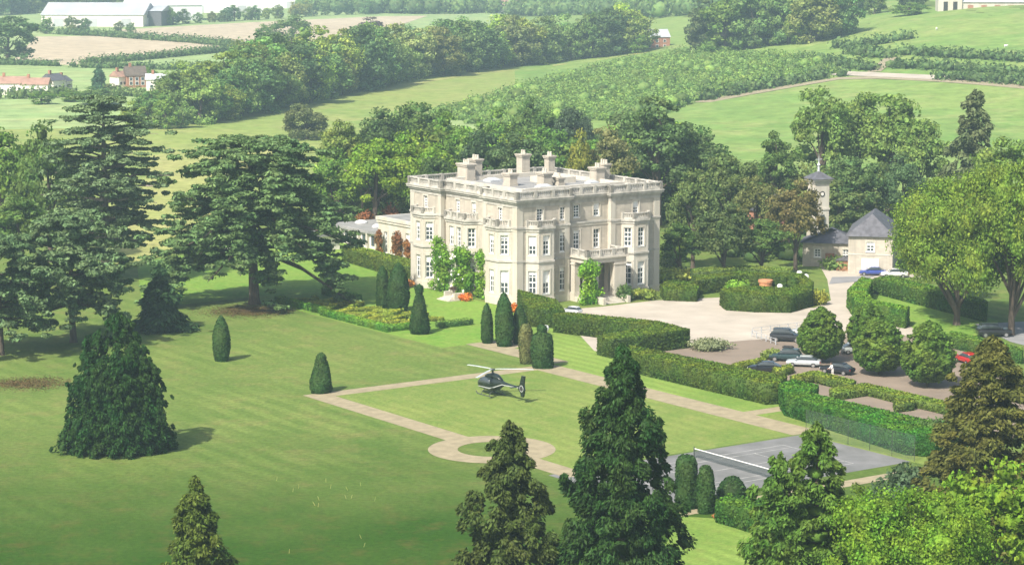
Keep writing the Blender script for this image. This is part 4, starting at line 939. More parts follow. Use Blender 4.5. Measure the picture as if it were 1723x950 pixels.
gl = loft([(2.62, .3, 1.05, 1.42), (2.3, .64, 1.0, 1.68), (1.7, .8, 1.0, 2.06), (1.0, .855, 1.05, 2.22), (.2, .857, 1.1, 2.2), (-.5, .8, 1.2, 2.1)], 16, 2.5).build('windscreen', M['glass'], heli, smooth=True)
for s_ in (-1, 1):
    MB().add([(1.9, s_ * .80, .98), (-.5, s_ * .865, 1.08), (-1.3, s_ * .68, 1.3), (-2.4, s_ * .3, 1.72), (-5.6, s_ * .15, 1.82), (-5.6, s_ * .16, 1.72), (-2.4, s_ * .32, 1.6), (-1.3, s_ * .7, 1.16), (-.5, s_ * .88, .92), (1.9, s_ * .82, .9)], [(0, 1, 8, 9), (1, 2, 7, 8), (2, 3, 6, 7), (3, 4, 5, 6)]).build('silver_stripe', M['stripe'], heli)
    MB().tube([(2.1, s_ * 1.0, .34), (1.8, s_ * 1.02, .08), (1.3, s_ * 1.03, .05), (-1.4, s_ * 1.03, .05)], .06, 8).build('skid', M['iron'], heli)
    for x in (.95, -.75): MB().tube([(x, s_ * .35, .7), (x, s_ * .85, .45), (x, s_ * 1.03, .07)], .05, 8).build('skid_strut', M['iron'], heli)
fin = MB().add([(-5.4, .09, 1.75), (-6.35, .09, 1.3), (-6.75, .07, .95), (-6.35, .06, .8), (-5.75, .09, 1.25), (-5.4, .09, 1.65), (-6.05, .06, 3.15), (-6.6, .05, 3.2), (-6.55, .09, 1.9)], []).v
m = MB(); out_ = [(-5.2, 1.95), (-5.75, 2.1), (-6.2, 3.3), (-6.75, 3.3), (-6.6, 2.2), (-6.75, 1.6), (-6.5, .75), (-6.05, .75), (-5.95, 1.25), (-5.45, 1.6)]
n = len(out_); vs = [(x, -.11, z) for x, z in out_] + [(x, .11, z) for x, z in out_]
fs = [(i, (i + 1) % n, n + (i + 1) % n, n + i) for i in range(n)]
for t in tessellate_polygon([[Vector((x, z, 0)) for x, z in out_]]): fs += [tuple(t), tuple(n + i for i in reversed(t))]
fo = m.add(vs, fs).build('tail_fin', M['helidark'], heli)
dsk = MB().lathe([(.36, -.125), (.4, -.12), (.4, .12), (.36, .125)], 20).build('tail_rotor_shroud', M['rotor'], heli, (-6.2, 0, 1.75)); dsk.rotation_euler = (math.pi / 2, 0, 0)
d2 = MB().lathe([(.33, -.13), (.33, .13)], 20).build('tail_rotor', M['dark'], heli, (-6.2, 0, 1.75)); d2.rotation_euler = (math.pi / 2, 0, 0)
MB().box(-5.3, -4.9, -.95, .95, 1.76, 1.81).build('tailplane', M['helidark'], heli)
MB().tube([(0, 0, 2.6), (0, 0, 3.12)], [.16, .1], 10).lathe([(.3, 3.06), (.34, 3.14), (.2, 3.24)], 12).build('rotor_mast', M['iron'], heli)
for a in (-112, 128, 8):
    aa = math.radians(a) - hrz; m = MB(); vs = []
    for rr, c, z in ((.3, .09, 3.16), (.8, .1, 3.17), (1.1, .19, 3.16), (3.0, .19, 3.1), (4.95, .19, 2.98), (5.0, .12, 2.97)):
        vs += [(rr, -c, z), (rr, c, z), (rr, c * .6, z + .05), (rr, -c * .6, z + .05)]
    fs = [(4 * i + j, 4 * i + 4 + j, 4 * i + 4 + (j + 1) % 4, 4 * i + (j + 1) % 4) for i in range(5) for j in range(4)] + [(0, 1, 2, 3), (23, 22, 21, 20)]
    m.add(vs, fs).build('rotor_blade', M['rotor'], heli, rz=aa)

# ------------------------------------------------------------------ cars
def car(px, py, rz, colr, label, style='saloon', pmat=None, scale=1.0):
    e = empty('parked_car', G(px, py), rz, label, 'car', 'cars parked on the gravel'); e.scale = (scale,) * 3
    pm = pmat or paint('car_paint', colr)
    if style == 'suv':
        secs = [(2.28, .7, .45, .8), (2.2, .84, .38, 1.0), (1.7, .9, .34, 1.08), (.95, .92, .32, 1.14), (-1.9, .92, .32, 1.16), (-2.25, .86, .38, 1.1), (-2.3, .7, .5, .95)]
        cab = [(1.0, .78, 1.1, 1.13), (.35, .76, 1.1, 1.72), (-.3, .75, 1.1, 1.8), (-1.7, .74, 1.1, 1.77), (-2.15, .72, 1.1, 1.2)]; rf_ = (.3, -1.75, .68, 1.76, 1.84)
    elif style == 'hatch':
        secs = [(1.95, .62, .42, .66), (1.88, .78, .32, .82), (1.3, .83, .28, .93), (.85, .84, .27, .96), (-1.6, .84, .28, .98), (-1.88, .78, .34, .94), (-1.95, .66, .45, .85)]
        cab = [(1.0, .72, .92, .96), (.3, .68, .92, 1.4), (-.3, .67, .92, 1.46), (-1.3, .66, .92, 1.42), (-1.8, .66, .92, 1.02)]; rf_ = (.25, -1.3, .6, 1.42, 1.5)
    else:
        secs = [(2.2, .62, .42, .66), (2.12, .78, .3, .8), (1.5, .86, .26, .9), (.8, .87, .26, .96), (-1.5, .87, .27, .98), (-2.1, .82, .32, .94), (-2.22, .66, .45, .82)]
        cab = [(1.05, .72, .92, .96), (.3, .67, .92, 1.38), (-.3, .66, .92, 1.43), (-1.0, .65, .92, 1.38), (-1.8, .66, .92, 1.0)]; rf_ = (.25, -1.0, .58, 1.4, 1.46)
    b = loft(secs, 16, 4).build('body', pm, e, smooth=False)
    loft(cab, 14, 4.5).build('windows', M['glass'], e)
    x1, x0, w_, z0_, z1_ = rf_[0], rf_[1], rf_[2], rf_[3], rf_[4]
    loft([(x1 + .18, w_ * .85, z0_ - .1, z0_), (x1, w_, z0_ - .06, z1_ - .02), ((x0 + x1) / 2, w_ + .02, z0_ - .05, z1_), (x0, w_, z0_ - .06, z1_ - .02), (x0 - .14, w_ * .85, z0_ - .1, z0_ - .02)], 12, 5).build('roof', pm, e)
    fx, rx = secs[0][0], secs[-1][0]; wr = .36 if style == 'suv' else .31
    for x in (fx * .62, rx * .6):
        for s_ in (-1, 1):
            t = MB().lathe([(wr, -.1), (wr, .1)], 16).build('wheel', M['tyre'], e, (x, s_ * (secs[2][1] - .06), wr)); t.rotation_euler = (math.pi / 2, 0, 0)
            MB().lathe([(wr * .62, -.112), (wr * .62, .112)], 12).build('rim', M['rim'], t)
    for s_ in (-1, 1):
        MB().box(fx - .2, fx - .03, s_ * .6 - .14, s_ * .6 + .14, secs[0][3] - .1, secs[0][3] + .06).build('headlight', M['lamp'], e)
        MB().box(rx + .02, rx + .12, s_ * .62 - .12, s_ * .62 + .12, secs[-1][3] - .2, secs[-1][3] + .0).build('tail_light', M['redlamp'], e)
        MB().box(cab[0][0] - .25, cab[0][0] - .05, s_ * .93 - .07, s_ * .93 + .07, cab[0][2] + .06, cab[0][2] + .2).build('wing_mirror', pm, e)
    return e
BLK, DGRN, SIL, NAVY = (.012, .015, .02), (.02, .045, .04), (.48, .52, .54), (.03, .06, .22)
car(1287, 626, 2.95, BLK, 'black rounded hatchback nearest the long hedge end', 'saloon')
rb = car(1322, 607, 2.85, (.02, .05, .055), 'dark teal estate car with black roof box, behind the black hatchback', 'suv', scale=.93)
loft([(.5, .25, 1.92, 2.06), (.3, .34, 1.88, 2.2), (-.9, .34, 1.88, 2.2), (-1.1, .25, 1.92, 2.12)], 10, 4).build('roof_box', M['tyre'], rb)
car(1352, 616, 2.9, SIL, 'silver saloon between the teal car and the round-headed tree', 'saloon')
car(1409, 628, 2.5, (.02, .022, .03), 'dark car with the person in white at its nose', 'saloon')
car(1324, 574, -.25, (.02, .024, .03), 'black off-roader inside the low railed enclosure', 'suv')
car(1353, 565, 2.8, (.55, .58, .6), 'pale silver car beyond the black off-roader', 'hatch')
car(1440, 594, .15, (.42, .46, .45), 'grey-green car half hidden between the two round-headed trees', 'saloon')
car(1446, 580, 1.2, (.7, .7, .7), 'white car mostly hidden behind the middle round-headed trees', 'hatch')
car(1627, 611, 1.9, (.5, .02, .015), 'bright red car beyond the right-hand round-headed tree', 'hatch')
car(1468, 463, 3.0, (.04, .07, .3), 'blue car parked in front of the stable house', 'saloon')
car(1505, 466, 3.05, (.72, .72, .72), 'white car beside the blue car at the stable house', 'saloon')
car(1672, 566, .1, (.02, .02, .022), 'black off-roader on the road behind the chestnut trunks', 'suv', scale=1.05)
car(962, 528, 2.5, (.7, .74, .78), 'white car just showing over the hedge by the porch', 'hatch', scale=.8)

# ------------------------------------------------------------------ person in white
pe = empty('person', G(1401, 633), math.radians(200), 'person in white shirt and pale trousers leaning towards the dark car', 'person')
def skinbody(name, nodes, edges, mat, parent, sub=2):
    me = bpy.data.meshes.new(name); me.from_pydata([n[:3] for n in nodes], edges, []); o = link(name, me, parent)
    o.modifiers.new('skin', 'SKIN'); sk = me.skin_vertices
    if not sk: 
        bm = bmesh.new(); bm.from_mesh(me); bm.verts.layers.skin.verify(); bm.to_mesh(me); bm.free(); sk = me.skin_vertices
    for i, n in enumerate(nodes): sk[0].data[i].radius = (n[3], n[4] if len(n) > 4 else n[3])
    sk[0].data[0].use_root = True
    s = o.modifiers.new('sub', 'SUBSURF'); s.levels = sub; s.render_levels = sub; me.materials.append(mat); return o
nodes = [(0, 0, .95, .15, .12), (.06, 0, 1.15, .14, .11), (.14, 0, 1.36, .17, .12), (.2, 0, 1.48, .06), (.24, 0, 1.56, .06), (.27, 0, 1.66, .1, .09), (.27, 0, 1.74, .08),
         (0, .1, .88, .1), (.02, .12, .5, .07), (-.04, .13, .1, .05), (.1, .13, .03, .045), (0, -.1, .88, .1), (.06, -.12, .5, .07), (.1, -.13, .1, .05), (.24, -.13, .03, .045),
         (.15, .2, 1.4, .065), (.28, .26, 1.15, .05), (.5, .22, 1.05, .036), (.58, .21, 1.03, .04), (.15, -.2, 1.4, .065), (.26, -.26, 1.14, .05), (.48, -.22, 1.02, .036), (.56, -.21, 1.0, .04)]
edges = [(0, 1), (1, 2), (2, 3), (3, 4), (4, 5), (5, 6), (0, 7), (7, 8), (8, 9), (9, 10), (0, 11), (11, 12), (12, 13), (13, 14), (2, 15), (15, 16), (16, 17), (17, 18), (2, 19), (19, 20), (20, 21), (21, 22)]
for hand, sy in ((18, 1), (22, -1)):
    hx, hy, hz = nodes[hand][:3]
    for q, (dy, ln) in enumerate(((.03, .07), (.012, .08), (-.008, .075), (-.028, .06))):
        i = len(nodes); nodes += [(hx + .03, hy + dy, hz, .01), (hx + .03 + ln * .6, hy + dy, hz - .015, .009), (hx + .03 + ln, hy + dy, hz - .05, .008)]; edges += [(hand, i), (i, i + 1), (i + 1, i + 2)]
    i = len(nodes); nodes += [(hx, hy - sy * .045, hz, .011), (hx + .05, hy - sy * .06, hz - .02, .009)]; edges += [(hand, i), (i, i + 1)]
m_, nt_, out_m = nodemat('person_surface'); bs = nd(nt_, 'ShaderNodeBsdfPrincipled', Roughness=.8); tc_ = nt_.nodes.new('ShaderNodeTexCoord'); sx_ = nt_.nodes.new('ShaderNodeSeparateXYZ'); nt_.links.new(tc_.outputs['Object'], sx_.inputs[0])
def step_(src, v):
    n_ = nt_.nodes.new('ShaderNodeMath'); n_.operation = 'GREATER_THAN'; nt_.links.new(src, n_.inputs[0]); n_.inputs[1].default_value = v; return n_.outputs[0]
c_ = mixc(nt_, step_(sx_.outputs[2], .95), (.62, .6, .56), (.8, .8, .78)); c_ = mixc(nt_, step_(sx_.outputs[2], 1.5), c_, (.5, .3, .22)); c_ = mixc(nt_, step_(sx_.outputs[0], .47), c_, (.5, .3, .22))
nt_.links.new(c_, bs.inputs['Base Color']); nt_.links.new(bs.outputs[0], out_m.inputs[0])
skinbody('body', nodes, edges, m_, pe)
hm = MB().lathe([(.02, 1.58), (.1, 1.64), (.115, 1.72), (.09, 1.8), (.02, 1.83)], 12, .235, 0).build('hair', M['hair'], pe, smooth=True)

# ------------------------------------------------------------------ small garden things
def rail_run(p0, p1, label, name='pale_railing'):
    e = empty(name, p0, math.atan2(p1.y - p0.y, p1.x - p0.x), label, 'railing', 'low pale railings in the car park'); ln = (p1 - p0).length; n = max(2, round(ln / 1.6))
    for i in range(n + 1): MB().box(ln * i / n - .05, ln * i / n + .05, -.05, .05, 0, .8).build('post', M['greysheet'], e)
    for z in (.38, .82): MB().box(0, ln, -.02, .02, z, z + .06).build('rail', M['greysheet'], e)
rail_run(G(1265, 566), G(1305, 580), 'short pale railing along the near side of the off-roader')
rail_run(G(1266, 562), G(1370, 549), 'longer pale railing along the far side of the off-roader')
stp_ = empty('garden_steps', HL(-4.6, 11.0, -.8), PHI, 'pale stone platform with steps and urn before the garden front', 'steps')
for i in range(3): MB().box(-1.5 + .4 * i, 1.5, -1.6 + .2 * i, 1.6 - .2 * i, .16 * i, .16 * (i + 1)).build('step', M['stone'], stp_)
for y in (-1.3, 1.3): MB().box(-.3, 1.5, y - .2, y + .2, .02, 1.15).build('side_wall', M['stone'], stp_)
urn = empty('stone_urn', HL(-4.2, 11.0, -.32), 0, 'dark-topped stone urn standing on the garden steps', 'urn')
MB().lathe([(.3, 0), (.3, .1), (.14, .2), (.14, .4), (.34, .7), (.44, .95), (.4, 1.0)], 14).build('bowl', M['stone'], urn)
C_ = np.array([[0, 0, 1.2], [.3, .1, 1.1], [-.25, .15, 1.15], [.05, -.3, 1.1]]); link('plant', clumps_mesh('plant', C_, np.full((4, 3), .35), 60, .16, 3, M['leaf']), urn, color=(.07, .05, .05))
def bush(p, w, h, tint, label, name='shrub', seed=1, leaf=.2, n=9, per=70, cat='shrub', group=None):
    rng = np.random.default_rng(seed); d = unit(n, rng); d[:, 2] = abs(d[:, 2]); C = d * np.array([w * .32, w * .32, h * .45]) + [0, 0, h * .25]
    R = np.stack([rng.uniform(.22, .3, n) * w, rng.uniform(.22, .3, n) * w, rng.uniform(.25, .32, n) * h], 1)
    e = empty(name, p, rng.random() * 6, label, cat, group); link('foliage', clumps_mesh('foliage', C, R, per, leaf, seed, M['leaf']), e, color=tint)
    MB().tube([(0, 0, -.05), (0, 0, h * .5)], .05, 5).build('stem', M['bark'], e); return e
OR = (.36, .15, .05)
bush(G(785, 505), 2.4, 1.3, OR, 'orange flowering shrub in front of the near bay', 'flowering_shrub', 1)
bush(G(688, 483), 1.8, 1.3, (.3, .16, .07), 'orange flowering shrub at the far corner of the garden front', 'flowering_shrub', 2)
bush(G(864, 524), 2.0, 1.3, OR, 'orange flowering shrub glimpsed between the pointed yews', 'flowering_shrub', 3)
bush(AT(610, 438), 4.0, 4.6, (.15, .075, .04), 'rusty red bush left behind the low wing', 'red_bush', 4, .3, 14)
bush(AT(655, 442), 4.0, 6.0, (.14, .07, .042), 'rusty red bush just above the low wing roof', 'red_bush', 5, .3, 14)
bush(G(1213, 872), 1.5, .8, (.3, .13, .1), 'small reddish shrub beside the clipped yews at the lower right', 'flowering_shrub', 6, .14)
bush(G(1137, 475), 7.5, 2.6, (.2, .24, .07), 'yellow-green shrub bed right of the mansion corner', 'shrub', 8, .3, 16)
bush(G(1128, 465), 5.0, 3.2, (.16, .2, .1), 'taller grey-green shrub behind the yellow-green bed', 'shrub', 9, .3, 14)
bush(G(1195, 587), 6.0, 1.5, (.13, .155, .11), 'grey-green lavender mound on the edge of the forecourt', 'shrub', 10, .2, 20)
bush(G(1378, 512), 2.7, 2.7, (.15, .17, .04), 'yellowish rounded shrub at the end of the horseshoe hedge', 'shrub', 11, .2, 14)
bush(G(1298, 604), 2.6, 1.6, (.11, .15, .05), 'round low shrub beside the teal estate car', 'shrub', 12, .2, 12)
bush(G(1243, 499), 4.4, 2.9, (.14, .25, .05), 'bright green dome inside the horseshoe hedge', 'shrub', 13, .2, 16)
bush(G(1080, 502), 5.5, 1.7, (.13, .17, .05), 'low green shrubs under the right bay of the mansion', 'shrub', 14, .22, 16)
bush(G(1050, 506), 2.6, 2.8, (.05, .09, .035), 'dark rounded bush right of the porch steps', 'shrub', 15, .2, 14)
bush(G(1415, 452), 7, 2.2, (.1, .15, .06), 'loose green bush before the stable range', 'shrub', 16, .3, 16)
bush(G(1520, 860), 6.0, 4.6, (.045, .075, .05), 'dark bluish bush between the pale conifer and the bright tree', 'shrub', 17, .3, 22, 110)
pl = empty('terracotta_planter', G(1288, 491), PHI, 'large terracotta planter inside the horseshoe hedge', 'planter')
MB().lathe([(.85, 0), (1.05, 1.5), (1.15, 1.55), (1.15, 1.9), (1.0, 1.92)], 18).build('pot', M['terracotta'], pl); MB().lathe([(.98, 1.8), (.98, 1.86)], 16).build('earth', M['soil'], pl)
for i, (px, py, lab) in enumerate(((1312, 495, 'small white stone seat beside the terracotta planter'), (1345, 472, 'white stone ball on a post at the back of the horseshoe hedge'), (1356, 478, 'white stone post right of the horseshoe hedge'), (918, 566, 'pale stone bench end among the topiary'))):
    e = empty('stone_ornament', G(px, py), .5, lab, 'ornament'); MB().box(-.35, .35, -.25, .25, 0, .5).build('base', M['stone'], e); MB().lathe([(.2, .5), (.42, .85), (.5, 1.2), (.35, 1.55), (.05, 1.65)], 12).build('ball', M['white'], e, smooth=True)
# ------------------------------------------------------------------ hedges and topiary
hedge_top('hedge', [(871, 487), (888, 519), (950, 522), (936, 504)], 2.6, 'stout square hedge block below the near corner of the mansion')
hedge_top('hedge', [(931, 529), (955, 525), (1107, 540), (1161, 554), (1028, 571), (1005, 565), (1098, 549)], 2.5, 'zigzag hedge folding between the lawn and the pale forecourt')
hedge_top('hedge', [(1040, 590), (1062, 581), (1324, 633), (1310, 646), (1290, 647)], 2.4, 'long straight hedge from the topiary to the car park')
hedge_top('hedge', [(1311, 646), (1336, 638), (1376, 648), (1374, 655), (1360, 660), (1560, 706), (1602, 716), (1570, 732), (1524, 728), (1320, 664)], 2.4, 'tall hedge between the tennis court and the sunken beds', tint=(.022, .06, .013))
# rounded bushy end of that hedge
bush(G(1585, 752), 5.5, 3.6, (.05, .095, .035), 'bushy rounded end of the hedge by the tennis court', 'shrub', 31, .22, 22, 120)
lowh = dict(cat='hedge', group='low hedges in the car park')
hedge_top('low_hedge', [(1330, 632), (1372, 623), (1440, 640), (1428, 647), (1370, 632), (1335, 640)], .9, 'low angled hedge in front of the dark car', tint=(.05, .075, .02), **lowh)
hedge_top('low_hedge', [(1396, 653), (1458, 644), (1530, 661), (1615, 680), (1608, 688), (1520, 668), (1460, 653), (1402, 662)], .95, 'low hedge running under the round-headed trees', tint=(.045, .07, .018), **lowh)
hedge_top('low_hedge', [(1503, 671), (1537, 668), (1538, 677), (1508, 681)], .95, 'short low hedge stub between the two gravel beds', tint=(.042, .066, .018), **lowh)
hedge_top('low_hedge', [(1232, 611), (1285, 601), (1292, 606), (1240, 617)], .9, 'low hedge behind the black hatchback', tint=(.055, .08, .022), **lowh)
hedge_top('low_hedge', [(1300, 618), (1330, 612), (1335, 618), (1306, 626)], .8, 'low hedge between the black hatchback and the silver saloon', tint=(.055, .08, .022), **lowh)
hedge_top('hedge', [(1111, 478), (1128, 471), (1166, 475), (1176, 482), (1172, 489), (1118, 487)], 1.7, 'rounded hedge block left of the horseshoe hedge')
def arc_px(cx, cy, rx, ry, a0, a1, n=14): return [(cx + rx * math.cos(math.radians(a0 + (a1 - a0) * i / n)), cy + ry * math.sin(math.radians(a0 + (a1 - a0) * i / n))) for i in range(n + 1)]
hedge_top('hedge', [(1212, 486), (1260, 481), (1330, 484), (1350, 474), (1340, 466), (1300, 462), (1310, 458), (1350, 460), (1368, 474), (1366, 488), (1330, 498), (1270, 497), (1222, 494)], 2.5, 'curved front of the horseshoe hedge round the terracotta planter')
hedge_top('hedge', [(1166, 464), (1250, 456), (1330, 462), (1322, 467), (1250, 462), (1172, 472)], 2.3, 'middle hedge of the horseshoe garden')
hedge_top('hedge', [(1162, 452), (1250, 446), (1335, 452), (1330, 457), (1250, 451), (1166, 459)], 2.2, 'rearmost long hedge of the horseshoe garden', tint=(.05, .08, .028))
hedge_top('hedge', [(1426, 488), (1450, 466), (1468, 470), (1458, 490), (1470, 505), (1530, 516), (1524, 522), (1440, 508)], 2.6, 'angled hedge right of the drive', tint=(.04, .085, .018))
hedge_top('hedge', [(1470, 468), (1500, 463), (1660, 505), (1660, 515)], 2.4, 'long hedge along the back of the bright lawn below the chestnuts', tint=(.032, .066, .016))
hedge_top('hedge', [(1600, 556), (1720, 585), (1720, 592), (1595, 565)], 1.6, 'hedge beyond the red car', tint=(.036, .07, .018))
hedge_top('hedge', [(575, 416), (592, 413), (706, 440), (700, 449), (685, 449)], 2.3, 'long clipped hedge in front of the low wing', tint=(.045, .07, .018))
hedge_top('hedge', [(1204, 843), (1228, 830), (1330, 850), (1350, 872), (1305, 872)], 2.0, 'broad low hedge at the lower right beside the yews', tint=(.024, .06, .014))
hedge_top('hedge', [(1095, 418), (1150, 414), (1155, 420), (1100, 424)], 2.2, 'short hedge at the right end of the mansion')
topiary(373, 607, 530, 14, P_POINT, 'lone pointed yew on the left lawn, farthest from the path')
topiary(540, 660, 594, 18, P_CONE, 'blunt yew cone at the corner of the gravel path')
topiary(645, 519, 447, 12, P_POINT, 'pointed yew behind the parterre, slimmer left one of the pair')
topiary(670, 523, 442, 18, P_POINT, 'pointed yew behind the parterre, broader right one of the pair')
topiary(706, 561, 478, 16, P_BALL, 'yew cone with a ball on top at the parterre corner')
topiary(820, 577, 510, 10, P_POINT, 'slim pointed yew, leftmost of the row by the path')
topiary(849, 582, 491, 15, P_POINT, 'tallest pointed yew in the row by the path')
topiary(875, 578, 512, 13, P_POINT, 'pointed yew right of the tallest one by the path')
topiary(886, 611, 545, 12, P_DRUM, 'drum-shaped brownish yew just left of the one with a knob', tint=(.055, .065, .03))
topiary(913, 618, 546, 19, P_NOB, 'fat yew with a knob on top at the path corner')
topiary(1156, 853, 766, 20, P_DRUM, 'tall clipped yew pillar by the tennis court, left of two')
topiary(1188, 862, 783, 15, P_DRUM, 'clipped yew pillar by the tennis court, right of two')
topiary(1231, 850, 802, 25, P_DOME, 'domed yew beside the two pillars by the tennis court')
# parterre of low box hedges
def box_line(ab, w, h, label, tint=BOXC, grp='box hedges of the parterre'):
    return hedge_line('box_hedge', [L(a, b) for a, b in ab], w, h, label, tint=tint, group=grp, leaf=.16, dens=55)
G1, G2 = (.045, .1, .02), (.085, .115, .028)
box_line([(-31, 5.2), (-31, -12.6), (-24.6, -12.6)], 1.1, .85, 'green box hedge round the near corner of the parterre', G1)
box_line([(-30.2, 20), (-30.2, 6.6)], 1.1, .85, 'green box hedge along the far left side of the parterre', G1)
box_line([(-20.5, 22.5), (-20.5, 12.5)], 1.2, 1.1, 'straight box hedge at the back of the parterre', (.06, .12, .035))
box_line([(-23.5, -14.0), (-18.0, -14.0)], 1.4, .8, 'short dark box hedge right of the ball-topped yew', (.05, .1, .035))
golds = [[(-29.4, 3.5), (-26, 5.5), (-22, 3.5)], [(-29.3, 1.5), (-25.5, 0), (-29.3, -2.5)], [(-24.5, 2), (-21, 0), (-24.5, -2.2), (-27.2, -.6)], [(-29.3, -4.5), (-26.4, -3.2), (-23.4, -4.8), (-26.4, -6.4), (-29.3, -5.6)], [(-22.2, -2.5), (-19.5, -4.5), (-22.2, -6.8)], [(-29.3, -8), (-26, -8.2), (-23, -10.8)], [(-25.2, -9), (-21.5, -7.6), (-20, -10)], [(-29.3, -11), (-26.5, -10.4)],
         [(-28.8, 8), (-25.5, 10), (-28.8, 12.4)], [(-25, 7.4), (-22, 9.4), (-25, 11.8)], [(-28.6, 14.2), (-25, 14), (-22.6, 16)], [(-28.6, 17.6), (-25.6, 16.4), (-24.4, 19)]]
for i, g in enumerate(golds): box_line(g, .75, .6, 'golden box hedge of the scrolling pattern inside the parterre', G2, 'golden scrolls of the parterre')

# ------------------------------------------------------------------ kinds of tree
broadleaf('oak', 16, 13, ncl=56, per=115, seed=1); broadleaf('beech', 18, 13, base=.12, ncl=60, per=110, seed=2); broadleaf('elm', 20, 12, base=.15, ncl=60, per=105, seed=3, tall=.55)
broadleaf('ash', 20, 14, base=.25, ncl=44, per=95, seed=4, clr=(.85, 1.5), bark='palebark'); broadleaf('tall', 24, 11, base=.1, ncl=64, per=105, seed=5, tall=.45)
for i in range(5): broadleaf('far%d' % i, 16, 12.5, base=-.05, ncl=44, per=70, leaf=.5, seed=20 + i, clr=(1.15, 1.9), limbs=4, tall=.42 + .03 * i, skirt=12)
broadleaf('chestnut', 18, 19, base=.09, ncl=130, per=300, leaf=.25, seed=9, clr=(1.0, 1.7), limbs=12)
egghead('mophead')
broadleaf('bigbush', 10, 10, base=.02, ncl=64, per=110, leaf=.34, seed=12, tall=.4, skirt=16)
conifer('redwood', 20, 8.4, ncl=460, per=125, leaf=.17, seed=31, power=.55, rag=.3, clr=.72)
conifer('deodar', 24, 10.4, ncl=520, per=150, leaf=.18, seed=32, power=.62, rag=.42, clr=.85, mid=.1)
conifer('ragged', 18, 8.6, ncl=340, per=130, leaf=.17, seed=33, power=.6, rag=.5, clr=.72)
conifer('cypress', 15, 9, ncl=440, per=120, leaf=.17, seed=34, power=.6, rag=.25, clr=.62, tops=((0, .2, 1, 1.0), (-2.9, -.3, .87, .6), (1.6, 1.3, .7, .5)))
conifer('yewclump', 14.5, 8.2, ncl=1300, per=70, leaf=.19, seed=35, power=.3, rag=.25, clr=.56, tops=((.3, 0, 1, .8), (-2.9, .3, .84, .5), (2.7, -.3, .78, .6), (-4.3, -.8, .55, .4), (4.2, -1.0, .66, .45), (1.2, -2.6, .72, .5), (-1.6, -2.6, .66, .45)), droop=.1)
PROTO['yewclump'] = PROTO['yewclump'][:3] + (12.4,)
conifer('spruce', 9, 4.4, ncl=90, per=80, leaf=.28, seed=36, power=.8, rag=.35, clr=.7, droop=.8)
conifer('smallcone', 13, 6.2, ncl=300, per=120, leaf=.16, seed=37, power=.72, rag=.4, clr=.56)
conifer('giant', 30, 9, ncl=170, per=85, leaf=.45, seed=38, power=.4, rag=.4, clr=1.3, base=.06)
conifer('poplar', 14, 6.5, ncl=60, per=60, leaf=.6, seed=39, power=.5, rag=.2, clr=1.3)
cedar('cedar_wide', 25, 29, seed=41, levels=12, base=.46, prof=lambda t: 1.0 - .36 * t ** 4, drop=.7, nb0=9, extra=((-14.5, -1, 1.6, 13), (-12, -5, 3.0, 12), (13.5, -3, 3.5, 13), (3.5, -9, 2.2, 11), (-7, 8, 5, 12)))
cedar('cedar_tall_pale', 32, 21, seed=42, levels=15, base=.22, prof=lambda t: .8 + .25 * math.sin(t * 2.6) - .42 * t ** 4, drop=.3)
cedar('cedar_low', 17, 22, seed=43, levels=7, base=.42, prof=lambda t: 1.0 - .42 * t ** 3, drop=.5)

# ------------------------------------------------------------------ named trees, near to far
OLV, DK, MID, BRT, BRN, PALE = (.085, .1, .04), (.058, .1, .034), (.08, .14, .036), (.1, .165, .03), (.11, .1, .045), (.095, .15, .045)
tree_px('conifer', 'smallcone', 310, 806, 183, 135, 'yellowish conifer top rising from the bottom edge of the lawn', (.045, .068, .016))
tree_px('conifer', 'ragged', 857, 716, 182, 180, 'ragged olive conifer left of the tall dark one in the foreground', (.034, .05, .016), rz=.6)
tree_px('conifer', 'deodar', 1052, 588, 181, 192, 'tall dark green conifer in the middle foreground', (.016, .038, .011), rz=2.0)
tree_px('conifer', 'cypress', 1392, 718, 184, 215, 'pale green twin-topped conifer at the lower right foreground', (.048, .088, .02), rz=.3)
tree_px('conifer', 'redwood', 1690, 572, 212, 210, 'big brownish-green conifer at the right edge of the foreground', (.052, .058, .018), rz=1.0)
tree_px('broadleaf_tree', 'chestnut', 1560, 830, 178, 260, 'bright yellow-green tree filling the lower right corner, left half', (.085, .155, .026))
tree_px('broadleaf_tree', 'oak', 1690, 792, 186, 200, 'bright yellow-green tree in the lower right corner below the conifer', (.095, .16, .026))
tree_px('conifer', 'yewclump', 178, 530, dist_of(766), 154, 'great dark many-topped cypress clump on the left lawn', (.013, .036, .009), rz=.0)
tree_px('conifer', 'spruce', 255, 450, dist_of(557), 74, 'small dark spruce between the cypress clump and the cedar', (.018, .042, .018))
tree_px('cedar', 'cedar_wide', 418, 236, dist_of(512), 340, 'broad spreading cedar in the middle of the left lawn', (.062, .105, .05), rz=0)
tree_px('cedar', 'cedar_tall_pale', 165, 164, dist_of(470), 205, 'tall layered cedar with blue-green tiers at the left', (.075, .115, .07), rz=.5)
tree_px('cedar', 'cedar_low', 105, 362, dist_of(578), 250, 'lower cedar with dark trunk in front of the tall one', (.065, .105, .06), rz=1.1)
tree_px('cedar', 'cedar_low', -20, 400, dist_of(600), 230, 'cedar cut by the left edge of the view', (.06, .1, .056), rz=2.1)
tree_px('broadleaf_tree', 'oak', 70, 225, 400, 130, 'green broadleaf tree with pale forked trunk among the left cedars', (.06, .1, .035))
tree_px('broadleaf_tree', 'beech', -15, 215, 420, 130, 'broadleaf tree at the far left edge behind the cedars', MID)
tree_px('broadleaf_tree', 'elm', 20, 330, 372, 110, 'dark bushy tree at the left edge between the cedars', DK)
